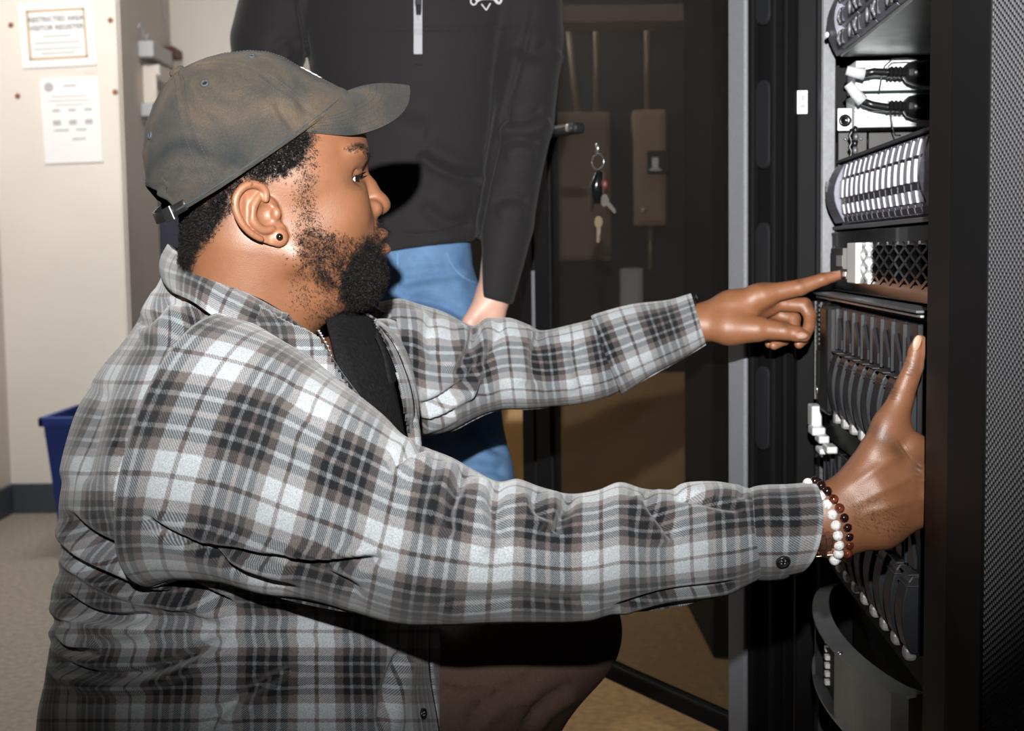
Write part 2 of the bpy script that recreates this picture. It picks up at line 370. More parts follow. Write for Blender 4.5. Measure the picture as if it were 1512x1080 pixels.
# hex perforated sheet: real holes, one joined piece
p = .0052; rh = .0019; th = .0012; v = []; f = []; f2 = []
ca = math.cos; ncol = int((a1462-.70)/(p*.866)); nrow = int(1.32/p)
hx = [(ca(math.pi/6+k*math.pi/3), math.sin(math.pi/6+k*math.pi/3)) for k in range(6)]
for i in range(ncol):
    for j in range(nrow):
        cy = a1462-.002-i*p*.866; cz = .25+j*p+(p/2 if i % 2 else 0); o = len(v)
        for k in range(6):    # cell boundary (hexagon with flat sides in z), raised ring, hole edge
            c, s_ = math.cos(k*math.pi/3), math.sin(k*math.pi/3)
            v.append((.0016, cy+c*p*.577, cz+s_*p*.577))
        for k in range(6):
            c, s_ = math.cos(k*math.pi/3), math.sin(k*math.pi/3)
            v.append((-.0004, cy+c*rh*1.1, cz+s_*rh*1.1))
        for k in range(6):
            c, s_ = math.cos(k*math.pi/3), math.sin(k*math.pi/3)
            v.append((.0024, cy+c*rh*.86, cz+s_*rh*.86))
        for k in range(6):
            l = (k+1) % 6; f.append((o+k, o+l, o+6+l, o+6+k)); f2.append((o+6+k, o+6+l, o+12+l, o+12+k))
mat('perf_glint', (.20, .20, .215), .4, metal=.5)  # pale tone for the hole walls: glints put into the colour
mb = MB(); mb.v = v; mb.f = f
o = part('perforated_sheet', R2(mb), 'rack_black', nb); o['kind'] = 'stuff'
mb = MB(); mb.v = list(v); mb.f = f2
o = part('hole_edges', R2(mb), 'perf_glint', nb, label='walls of the punched holes, coloured pale as painted glints'); o['kind'] = 'stuff'
part('sheet_backing', R2(MB().box(.02, .022, .47, a1462, .1, ZT)), 'rack_matte', nb)
part('door_sheet', R2(MB().box(.0, .004, .47, .70, .1, ZT)), 'rack_black', nb)

# ---------------------------------------------------------------- open mesh door beyond the rack
hp = CAM+ray(1159, 540)*1.93; lp = CAM+ray(772, 540)*2.56
du = np.array([lp[0]-hp[0], lp[1]-hp[1], 0]); LEN = np.linalg.norm(du); du /= LEN; dn = np.array([du[1], -du[0], 0])
if dn[1] > 0: dn = -dn                               # towards the camera
MD = Matrix(((du[0], dn[0], 0, hp[0]), (du[1], dn[1], 0, hp[1]), (0, 0, 1, 0), (0, 0, 0, 1)))
door = thing('mesh_rack_door', 'open black mesh rack door with keys hanging from its handle', 'door', MD)
def dpx(px, py):                                      # pixel -> (u, z) on the door plane
    q = ray(px, py); t = ((hp-CAM)@dn)/(q@dn); pt = CAM+t*q; return (pt-hp)@du, pt[2]
zb = .215; U = lambda px: dpx(px, 540)[0]
mat('panel_dark', (.014, .015, .017), .5, spec=.3)
u1112 = U(1112); u1087 = U(1087); uL = LEN; u815 = U(815); u790 = U(790)
part('silver_strip', MB().box(u1112, u1087, -.004, .016, zb, 2.0), 'silver_strip', door, bevel=.003, label='silver edge strip')
hs = MB()
part('hinge_stile', hs.box(.0, u1112-.001, -.02, .0, zb, 2.0), 'rack_black', door, bevel=.003)
ribs = MB().box(u1112-.014, u1112-.003, 0, .014, zb, 2.0).box(.004, .014, 0, .018, zb, 2.0)
part('stile_rib', ribs, 'rack_black', door, bevel=.003)
uc0, uc1 = U(1141), U(1119)
for (y0, y1) in ((118, 250), (328, 462), (-90, 38), (540, 665)):
    z1 = dpx(1130, y0)[1]; z0 = dpx(1130, y1)[1]
    n = 8; poly = []; r = abs(uc1-uc0)/2; uc = (uc0+uc1)/2
    for k in range(n+1): poly.append((uc+r*math.cos(math.pi*k/n), z1-r+r*math.sin(math.pi*k/n)))
    for k in range(n+1): poly.append((uc-r*math.cos(math.pi*k/n), z0+r-r*math.sin(math.pi*k/n)))
    part('slot', MB().prism(poly, 1, -.002, .007), 'panel_dark', door, bevel=.003, label='rounded slot pressed in the stile')
part('lock_stile', MB().box(u815, u790-.006, -.02, .004, zb, 2.0).box(u790-.002, uL, -.02, .004, zb, 2.0), 'rack_black', door, bevel=.004)
z1 = dpx(790, 400)[1]
part('edge_strip', MB().box(u790-.006, u790-.002, -.01, .007, dpx(790, 490)[1], z1), 'silver_strip', door, label='thin silver strip on the lock stile')
part('bottom_rail', MB().box(u1087, uL, -.012, .012, zb-.004, zb+.026), 'rack_black', door, bevel=.004)
part('top_rail', MB().box(u1087, uL, -.012, .012, 1.96, 2.0), 'rack_black', door, bevel=.004)
part('mesh_panel', MB().box(u1087-.001, u815+.002, -.003, -.0015, zb+.02, 1.97), 'screen', door, label='see-through fine black mesh')
# swing handle
hu, hz = dpx(818, 199); hu2, hz2 = dpx(880, 201)
hd = part('handle', MB().box(hu+.03, hu2, .02, .045, hz-.009, hz+.009), 'panel_dark', door, bevel=.006)
part('handle_pivot', MB().box(hu+.01, hu+.05, 0, .035, hz-.02, hz+.02), 'rack_black', hd, bevel=.004)
part('lock_cylinder', MB().lathe((hu2+.012, .045, hz), (0, 1, 0), [(.007, 0), (.007, .005), (.004, .006)], 14), 'key_steel', hd)
# dark rack edge seen through the mesh
t = thing('dark_cabinet', 'dark tall cabinet standing behind the right part of the mesh door', 'cabinet', loc=(.78, 3.3, 0))
part('carcass', MB().box(-.32, .35, -.2, .3, 0, 2.3), 'rack_black', t, bevel=.006)
part('front_panel', MB().box(-.29, .0, -.215, -.2, 1.12, 1.2).box(-.29, .0, -.215, -.2, .1, 1.1).box(-.29, .0, -.215, -.2, 1.22, 2.2), 'rack_black', t, bevel=.004)
# ---- keys
ku, kz = dpx(882, 214)
kp = hp+du*ku+dn*.052
def KP(px, py): 
    q = ray(px, py); tt = ((kp-CAM)@dn)/(q@dn); return CAM+tt*q
k = KP(882, 240)
keys = thing('key_bunch', 'bunch of keys hanging from the handle of the mesh door', 'keys', loc=k)
def ringpts(c, rx, rz, n=22, tilt=.25): return [c+rx*math.cos(t_)*du+rz*math.sin(t_)*np.array([0, 0, 1.])+dn*tilt*rx*math.cos(t_) for t_ in np.linspace(0, 2*math.pi, n)]
part('clip', MB().tube([KP(882, 212), KP(883, 220), KP(881, 229)], [.0035, .003, .0025], 8), 'key_steel', keys, smooth=True, world=True)
part('key_ring', MB().tube(ringpts(KP(883, 239), .0125, .0125), .0013, 6), 'key_steel', keys, smooth=True, world=True)
def key(cx, cy, L, ang, m, name='key'):
    c = KP(cx, cy); e1 = math.cos(ang)*du*-1+math.sin(ang)*np.array([0, 0, -1.]); e2 = np.cross(e1, dn)
    pts = []; 
    for t_ in np.linspace(.5, 2*math.pi-.5, 14): pts.append((-.011*math.cos(t_)*-1*-1, .0105*math.sin(t_)))
    prof = [(x-.0, y) for x, y in pts]
    prof = [(L*.33-.0, -.0038)] 
    head = [(.010*math.cos(t_), .0105*math.sin(t_)) for t_ in np.linspace(.38, 2*math.pi-.38, 14)]
    blade = [(.0105, -.004), (L*.55, -.004), (L*.6, -.0025), (L*.66, -.004), (L*.75, -.002), (L*.82, -.0038), (L, -.0005), (L*.97, .004), (.0105, .004)]
    poly = head+blade
    vs = []; n = len(poly)
    for s_ in (-.0011, .0011): vs += [c+e1*x+e2*y+dn*s_ for x, y in poly]
    return part(name, MB().add(vs, [tuple(range(n))[::-1], tuple(range(n, 2*n))]+[(i, (i+1) % n, n+(i+1) % n, n+i) for i in range(n)]), m, keys, world=True)
part('key_fob', MB().tube([KP(885, 254), KP(880, 275), KP(882, 300)], [.006, .011, .008], 10), 'gloss_black', keys, smooth=True, world=True, label='dark fob among the keys')
part('tag_fob', MB().ball(KP(893, 272), (.006, .004, .008), 12), 'red_plastic', keys, smooth=True, world=True, label='red round fob')
key(893, 296, .038, .55, 'key_steel')
key(876, 282, .034, 1.75, 'cable_black')
key(884, 328, .034, 1.6, 'key_brass')

# ---------------------------------------------------------------- equipment in the rack
DS = .046                                             # plane of the equipment fronts
AE = rk(1236, 300, DS)[0]; AN = AE-.60
def Z(py, px=1236, d=DS): return rk(px, py, d)[1]
def equip(name, label, d, z0): return thing(name, label, 'server', RKM(d, AE, z0))
# local coordinates of each unit: x = into the rack, y from 0 (far ear) to -.60 (near ear), z up from its bottom
def ears(t, h, m='drive_lav', w=.022):
    for s in (0, -1):
        y0 = 0 if s == 0 else -.60+w
        prof = [(.0+.016*(1-math.sin(math.pi*q))-.016, q*h) for q in np.linspace(0.04, .96, 9)]
        poly = [(x, z) for x, z in prof]+[(.012, .96*h), (.012, .04*h)]
        part('ear', MB().prism(poly, 1, y0, y0-w), m, t, bevel=.001)
# 1. top disk array: three rows of wide drives
zb1 = Z(88); h = .089
s1 = equip('disk_array', 'grey disk array at the top of the rack with wide drives in three rows', DS, zb1)
part('chassis', MB().box(.0, .62, -.02, -.58, .0, h), 'zinc', s1, bevel=.001, label='bare metal chassis')
ears(s1, h, w=.06)
dm = MB().prism([(-.004, .001), (-.010, .008), (-.011, .018), (-.006, .0255), (.01, .0255), (.01, .001)], 1, 0, -.104)
lm = MB(); n = 9
arc = [(-.012-.008*math.sin(math.pi*q), q) for q in np.linspace(0, 1, n)]
lv = []
proto = None
for r in range(3):
    for c in range(5):
        M = Matrix.Translation(Vector((0, -.062-c*.109, .003+r*.0282)))
        if proto is None:
            proto = part('drive', dm, 'drive_lav', s1, bevel=.0015); proto.matrix_basis = M
            # curved silver latches at both ends
            for y0, yd in ((-.020, 1), (-.082, -1)):
                pts = [(-.011-.002*math.sin(math.pi*q), y0+yd*.008*math.cos(math.pi*(q-.5)), .005+q*.016) for q in np.linspace(0, 1, 9)]
                part('latch', MB().tube(pts, .0022, 8), 'silver_strip', proto, smooth=True)
            part('latch_bay', MB().box(-.0118, -.006, -.004, -.030, .004, .023), 'drive_dark', proto, bevel=.001); part('latch_bay', MB().box(-.0118, -.006, -.080, -.100, .004, .023), 'drive_dark', proto, bevel=.001)
        else: dup(proto, s1, M)
part('power_button', MB().ball((-.018, -.018, .03), (.003, .004, .004), 10), 'white_label', s1, smooth=True)
# 2. silver power supply units, seen from the side, with plugged cords
def units():
    aP = AE-.03
    zt = [(90, 133), (137, 160), (163, 187)]
    d0 = rka(1258, 120, aP)[0]; d1 = rka(1372, 120, aP)[0]+.25
    for i, (ya, yb, x0) in enumerate(((89, 134, 1263), (138, 188, 1262))):
        z1 = rka(1300, ya, aP)[1]; z0 = rka(1300, yb, aP)[1]
        dd = rka(x0, 120, aP)[0]
        t = thing('power_supply', ('upper', 'lower')[i]+' bright silver power supply unit under the disk array', 'power supply', RKM(dd, aP, z0), 'silver power supplies')
        hh = z1-z0
        part('case', MB().box(0, .3, 0, .06, 0, hh), 'silver_bright', t, bevel=.0015)
        part('flange', MB().box(.0, .3, -.004, 0, hh*.45, hh*.52).box(.035, .3, -.003, 0, .003, hh*.18).box(0, .025, -.005, 0, hh*.55, hh*.98), 'silver_bright', t, bevel=.001)
        part('side_slot', MB().box(.05, .12, -.0008, .002, hh*.30, hh*.33).box(.06, .3, -.0008, .002, hh*.985, hh*1.0), 'drive_dark', t)
        for x in (.018, .06): part('rivet', MB().ball((x, 0, hh*.3), .0016, 8), 'key_steel', t, smooth=True)
    # mounting bracket with the round hole
    d0, z1 = rka(1237, 160, aP-.005); d1, z0 = rka(1258, 193, aP-.005)
    t = thing('mount_bracket', 'small silver bracket with a round black hole beside the lower power supply', 'bracket', RKM(d0, aP-.005, z0))
    part('plate', MB().box(0, d1-d0, 0, .003, 0, z1-z0), 'silver_bright', t, bevel=.001)
    part('hole_grommet', MB().lathe(((d1-d0)*.5, 0, (z1-z0)*.45), (0, -1, 0), [(.0075, 0), (.0085, .002), (.006, .003), (.003, .001)], 18), 'gloss_black', t, smooth=True)
    # cords
    a = aP-.04
    def Q(px, py, da=0): dd, zz = rka(px, py, a+da); return RO+dd*NV+(a+da)*DV+np.array([0, 0, zz])
    for i, (yc, pts) in enumerate(((107, [(1250, 104), (1262, 107), (1276, 109), (1290, 106), (1310, 107)]), (157, [(1252, 124), (1262, 137), (1274, 150), (1288, 155), (1312, 159)]))):
        t = thing('power_cable', ('black power cord bent around a grey tie, plugged in above the other', 'black power cord with a white tie, plugged in below the other')[i], 'cable', loc=Q(1345, yc), group='plugged black power cords')
        W_ = [Q(*p_) for p_ in pts]
        part('tie', MB().tube(W_[:3], [.0062, .0072, .0085], 10), 'cable_white', t, smooth=True, world=True, label='grey-white cable tie wrap')
        part('cord', MB().tube([W_[2]-DV*.0]+W_[3:]+[Q(1322, yc)], .0052, 10), 'cable_black', t, smooth=True, world=True)
        rr = [Q(1310+q*3.2, yc) for q in range(9)]
        part('strain_relief', MB().tube(rr, [.0062 if q % 2 else .0085 for q in range(9)], 12), 'cable_black', t, smooth=False, world=True)
        part('plug', MB().tube([Q(1334, yc), Q(1340, yc), Q(1350, yc+1), Q(1364, yc+1), Q(1380, yc+1)], [.008, .0135, .016, .017, .017], 14), 'cable_black', t, smooth=True, world=True)
        part('plug_grip', MB().tube([Q(1343, yc, -.0155), Q(1350, yc, -.0175)], [.005, .005], 8), 'panel_gray', t, world=True)
    # thin wires
    t = tagit(part('thin_wire', MB().tube([Q(1298, 134), Q(1302, 112), Q(1306, 98), Q(1318, 87), Q(1340, 86), Q(1362, 88)], .0011, 6), 'cable_black', smooth=True), 'thin black wire looping in front of the upper power supply', 'wire')
    t = tagit(part('thin_wire', MB().tube([Q(1314, 158), Q(1316, 172), Q(1318, 190), Q(1322, 200), Q(1330, 200)], .0011, 6), 'cable_black', smooth=True), 'thin black wire hanging below the lower power cord', 'wire')
    # beaded chain cable
    t = thing('chain_cable', 'dark knotted cable hanging below the round hole bracket', 'cable', loc=Q(1262, 215))
    part('strand', MB().tube([Q(1256+2*math.sin(q*2.2), 190+q*5.5) for q in range(10)], .0022, 8), 'cable_black', t, smooth=True, world=True)
    for q in range(5): part('link', MB().ball(Q(1263+math.sin(q*2), 192+q*10), (.004, .004, .006), 8), 'rail_gray' if q % 2 else 'cable_black', t, smooth=True, world=True)
    # dark filler plates behind
    for (x0, x1, lab) in ((1238, 1257, 'left'), (1260, 1282, 'middle'), (1283, 1400, 'right')):
        d0, z1 = rka(x0, 196, aP+.01); d1, z0 = rka(x1, 262, aP+.01)
        t = thing('filler_plate', lab+' of the dark grey filler plates behind the cables above the drive shelf', 'plate', RKM(d0, aP+.01, z0))
        part('plate', MB().box(0, d1-d0-.002, 0, .004, 0, z1-z0), 'panel_gray', t, bevel=.001)
        part('screw', MB().ball(((d1-d0)*.5, -.001, (z1-z0)*.85), .002, 8), 'key_steel', t, smooth=True)
units()
# 3. drive shelf with narrow upright drives
zb3 = Z(334); zt3 = Z(243); h = zt3-zb3
s3 = equip('drive_shelf', 'lavender grey drive shelf with a row of narrow upright drives', DS, zb3)
part('chassis', MB().box(.004, .5, -.018, -.582, 0, h), 'drive_dark', s3, bevel=.001)
part('top_edge', MB().box(-.006, .3, -.02, -.58, h, h+.003), 'panel_gray', s3)
part('lower_lip', MB().box(-.01, .1, -.02, -.588, -.006, -.001), 'rail_gray', s3, bevel=.001)
ears(s3, h, w=.066)
part('ear_print', MB().box(-.0165, -.012, -.004, -.008, h*.55, h*.72), 'drive_dark', s3)
nd = 16; wd = .0308; proto = None
def bulge(q): return -.007*math.sin(math.pi*q)**.8
def curved(z0, z1, y0, y1, off, th, n=9):
    mb = MB(); qs = np.linspace(z0, z1, n)
    poly = [(bulge(q)+off, q*h) for q in qs]+[(bulge(q)+off+th, q*h) for q in qs[::-1]]
    return mb.prism(poly, 1, y0, y1)
for i in range(nd):
    M = Matrix.Translation(Vector((0, -.068-i*wd, 0)))
    if proto is None:
        proto = part('drive', curved(.03, .97, -.0015, -wd+.0015, 0, .014), 'drive_lav', s3, bevel=.0006); proto.matrix_basis = M
        part('handle', curved(.42, .70, -.003, -wd*.62, -.003, .005, 5), 'drive_light', proto, bevel=.0008)
        part('latch', curved(.17, .32, -.004, -wd*.55, -.002, .004, 4), 'drive_light', proto, bevel=.0005)
        part('release', curved(.74, .94, -.004, -wd*.6, -.0015, .004, 4), 'drive_light', proto, bevel=.0005)
        part('slot', curved(.33, .41, -.0015, -wd*.8, -.0006, .003, 3), 'drive_dark', proto)
        part('slot', curved(.05, .12, -.0015, -wd*.8, -.0006, .003, 3), 'drive_dark', proto)
        part('slot', curved(.70, .735, -.0015, -wd*.8, -.0006, .003, 3), 'drive_dark', proto)
    else: dup(proto, s3, M)
# 4. grille server
zt4 = Z(343); zb4 = Z(428); h = zt4-zb4; d4 = DS-.006
s4 = equip('grille_server', 'glossy black server behind a lattice grille with white labels', d4, zb4)
part('chassis', MB().box(.012, .6, -.016, -.588, 0.002, h), 'rack_matte', s4)
fr = MB().box(0, .012, 0, -.60, 0, .018).box(0, .012, 0, -.60, h-.02, h).box(.001, .012, 0, -.158, .018, h-.02)
part('bezel_frame', fr, 'gloss_black', s4, bevel=.001)
part('name_panel', MB().box(-.003, .001, -.004, -.158, .018, h-.022), 'panel_gray', s4, bevel=.001)
part('name_label', MB().box(-.004, -.003, -.052, -.096, h*.42, h*.60), 'label_gray', s4, label='small grey label')
part('asset_label', MB().box(-.0045, -.003, -.102, -.145, h*.38, h*.72).box(-.0045, -.003, -.102, -.120, h*.26, h*.33).box(-.0045, -.003, -.125, -.145, h*.22, h*.30), 'white_label', s4, label='white asset stickers')
part('white_bar', MB().box(-.009, .0, -.157, -.212, h*.17, h*.80), 'white_label', s4, bevel=.001, label='bright white label strip')
pr = None
# lattice: crossing diagonal bars, clipped to the window
y0, y1, z0, z1 = -.212, -.59, .016, h-.018
def lattice(nm, ya, yb, pz, run, material, wd_, x0, x1):
    for s_ in (1, -1):
        sl = pz/run*s_
        for k in range(-40, 60):
            za0 = z0+k*pz; A = (ya, za0); B = (yb, za0+sl*(ya-yb))
            t0, t1 = 0.0, 1.0; dz = B[1]-A[1]
            for lim, sg in ((z0, 1), (z1, -1)):
                a_, b_ = (A[1]-lim)*sg, (B[1]-lim)*sg
                if a_ < 0 and b_ < 0: t0 = 2
                elif a_ < 0: t0 = max(t0, -a_/(b_-a_))
                elif b_ < 0: t1 = min(t1, a_/(a_-b_))
            if t1-t0 < .03: continue
            A3 = np.array([0, A[0]+(B[0]-A[0])*t0, A[1]+dz*t0]); B3 = np.array([0, A[0]+(B[0]-A[0])*t1, A[1]+dz*t1])
            n_ = np.array([0, 0, wd_]); dp0 = np.array([x0, 0, 0]); dp1 = np.array([x1, 0, 0])
            vs = [A3-n_+dp0, A3+n_+dp0, A3+n_+dp1, A3-n_+dp1, B3-n_+dp0, B3+n_+dp0, B3+n_+dp1, B3-n_+dp1]
            part(nm, MB().add(vs, [(0, 1, 2, 3), (7, 6, 5, 4), (0, 4, 5, 1), (1, 5, 6, 2), (2, 6, 7, 3), (3, 7, 4, 0)]), material, s4)
lattice('lattice_bar', -.262, y1, .0165, .05, 'gloss_black', .0021, -.001, .010)
lattice('lattice_glint_bar', y0, -.262, .0165, .05, 'white_label', .0021, -.004, .008)  # reflection on the first bars, painted as plain white
for k in range(4):
    for r_ in range(3): part('stud', MB().ball((.006, -.285-k*.05, z0+.010+r_*.0165), .0026, 8), 'zinc', s4, smooth=True)
part('grille_backing', MB().box(.02, .022, -.16, -.592, 0.01, h-.01), 'drive_dark', s4)
# 5. blade enclosure, proud of the other fronts
d5 = rka(1205, 500, AE-.005)[0]; 
def Z5(py): return rk(1212, py, d5)[1]
zt5 = Z5(442); zm5 = Z5(597); zr5 = Z5(655); zb5 = Z5(850)
s5 = equip('blade_enclosure', 'black blade enclosure with upright blade servers in two rows', d5, zb5)
L5 = lambda z: z-zb5
part('chassis', MB().box(.022, .7, -.004, -.596, 0, L5(zt5)), 'rack_matte', s5)
part('top_plate', MB().box(-.0, .5, -.0, -.60, L5(zt5)+.001, L5(zt5)+.004), 'zinc', s5, bevel=.001)
part('top_plate', MB().box(-.004, .5, -.002, -.60, L5(zt5)+.0055, L5(zt5)+.0085), 'rail_gray', s5, bevel=.001)
hb = zt5-zm5
# two narrow vent modules
for i in range(2):
    y0 = -.002-i*.046
    t_ = part('vent_module', MB().box(0, .03, y0, y0-.040, L5(zm5), L5(zt5)-.003), 'blade_black', s5, bevel=.002)
    for j in range(9):
        zz = L5(zm5)+hb*(.56+j*.046)
        part('vent_slot', MB().box(-.001, .001, y0-.008, y0-.032, zz, zz+hb*.022), 'vent_gray', t_)
    for j in range(2):
        part('vent_slot', MB().box(-.0012, .001, y0-.009-j*.014, y0-.017-j*.014, L5(zm5)+hb*.12, L5(zm5)+hb*.5), 'rack_matte', t_)
    part('trim_line', MB().box(-.002, .001, y0-.001, y0-.004, L5(zm5)+hb*.02, L5(zt5)-.004), 'vent_gray', t_)
    part('status_light', MB().ball((-.001, y0-.02, L5(zm5)+hb*.12), (.002, .003, .006), 8), 'key_steel', t_, smooth=True)
part('smooth_cover', MB().box(-.010, .03, -.094, -.148, L5(zm5)-.004, L5(zt5)-.004), 'blade_black', s5, bevel=.006)
mat('blade_tip', (.6, .6, .6), .35, metal=.5); mat('blade_face', (.026, .028, .033), .3)
def blade(zlo, zhi):
    hh = zhi-zlo; W_ = .050
    b = part('blade_server', MB().box(.004, .04, -.001, -W_+.001, 0, hh), 'blade_black', s5, bevel=.001)
    # tapering dark upper window, ridge lines, lever with waist, silver tip
    part('upper_window', MB().prism([(-.012, hh*.62), (-.038, hh*.62), (-.038, hh*.70), (-.014, hh*.90)], 0, .001, .005), 'blade_face', b)
    part('edge_ridge', MB().box(.000, .006, -.0005, -.003, hh*.60, hh-.002), 'blade_face', b, bevel=.0008)
    prof = [(-.002, .0)]+[(-.004-.008*math.sin(math.pi*q), hh*.58*q) for q in np.linspace(.08, .92, 8)]+[(-.002, hh*.58), (.006, hh*.58), (.006, 0)]
    part('lever', MB().prism(prof, 1, -.012, -.044), 'blade_face', b, bevel=.002)
    part('lever_collar', MB().box(-.0085, .006, -.010, -.046, hh*.50, hh*.508).box(-.006, .006, -.008, -.046, hh*.58, hh*.592), 'panel_gray', b, bevel=.0008)
    part('lever_tip', MB().box(-.006, .006, -.018, -.036, -.010, .004), 'blade_tip', b, bevel=.004, label='pale release tip')
    return b
bp = blade(zm5, zt5-.006)
bp.matrix_basis = Matrix.Translation(Vector((0, -.152, L5(zm5))))
for i in range(1, 8): dup(bp, s5, Matrix.Translation(Vector((0, -.152-i*.0535, L5(zm5)))))
# second row
for i in range(-2, 8): dup(bp, s5, Matrix.Translation(Vector((.004, -.152-i*.0535, L5(zr5)-(zt5-.006-zm5)))))
part('divider', MB().box(.012, .04, -.0, -.598, L5(zr5)+.004, L5(zm5)-.02), 'rack_matte', s5, bevel=.002)
for k, (x0, y0, x1, y1) in enumerate(((1214, 600, 1219, 632), (1211, 628, 1232, 640), (1216, 636, 1236, 647), (1230, 650, 1256, 658), (1224, 642, 1246, 652))):
    d_ = d5-.006; aa, zz1 = rk(x0, y0, d_); ab, zz0 = rk(x1, y1, d_)
    ya = max(aa, ab)-AE; yb = min(aa, ab)-AE
    part('lever_clip', MB().box(-.012-.004*(k % 2), .002, -.01-k*.03, -.01-k*.03-.035, L5(Z5(y1)), L5(Z5(y0))), 'silver_bright', s5, bevel=.002, label='silver clip between the blade rows')
# 6. bowed metal handle tray at the bottom
zt6 = Z(872); zb6 = Z(958)
s6 = equip('handle_tray', 'bowed grey metal tray at the bottom of the rack', DS-.03, zb6)
hh = zt6-zb6
def bow(y, amp, base): return base-amp*math.sin(math.pi*min(1, max(0, (-y)/.482)))**.6
ys = np.linspace(0, -.482, 25)
def sheet(z0, z1, amp0, base0, amp1, base1, th=.003):
    mb = MB(); vs = []; n = len(ys)
    for (z, am, ba, dz) in ((z0, amp0, base0, 0), (z1, amp1, base1, 0), (z1, amp1, base1, th), (z0, amp0, base0, th)):
        for y in ys: vs.append((bow(y, am, ba), y, z+dz))
    fs = []
    for r in range(4):
        for i in range(n-1): fs.append((r*n+i, r*n+i+1, ((r+1) % 4)*n+i+1, ((r+1) % 4)*n+i))
    fs += [(0, n, 2*n, 3*n), (n-1, 2*n-1, 3*n-1, 4*n-1)]
    return mb.add(vs, fs)
part('upper_flange', sheet(hh, hh+.004, .05, .02, .048, .040), 'tray_metal', s6, smooth=False)
part('lower_lip', sheet(.0, -.016, .05, .02, .035, .034, .003), 'tray_metal', s6)
mbx = MB(); vs = [(bow(y, .048, .022), y, .0) for y in ys]+[(bow(y, .046, .022), y, hh) for y in ys]
n = len(ys); bands = ((0, 7, 'tray_metal', 'face_plate'), (7, 15, 'rack_matte', 'dark_bay'), (15, 24, 'tray_metal', 'face_plate'))
for a_, b_, m_, nm in bands:
    mbx = MB(); dd = .012 if nm == 'dark_bay' else 0
    vs = [(bow(ys[i], .048, .022)+dd, ys[i], z) for z in (0, hh) for i in range(a_, b_+1)]; q = b_-a_+1
    part(nm, mbx.add(vs, [(i, i+1, q+i+1, q+i) for i in range(q-1)]), m_, s6)
for k in range(6): part('vent_hole', MB().box(bow(-.2, .048, .022)+.006, bow(-.2, .048, .022)+.012, -.205, -.214, hh*(.12+k*.13), hh*(.19+k*.13)), 'white_label', s6)
part('screw', MB().ball((bow(-.32, .05, .02)+.004, -.33, hh+.003), (.004, .004, .003), 8), 'key_steel', s6, smooth=True)
part('body', MB().box(.055, .5, -.01, -.588, -.03, hh), 'rack_matte', s6)
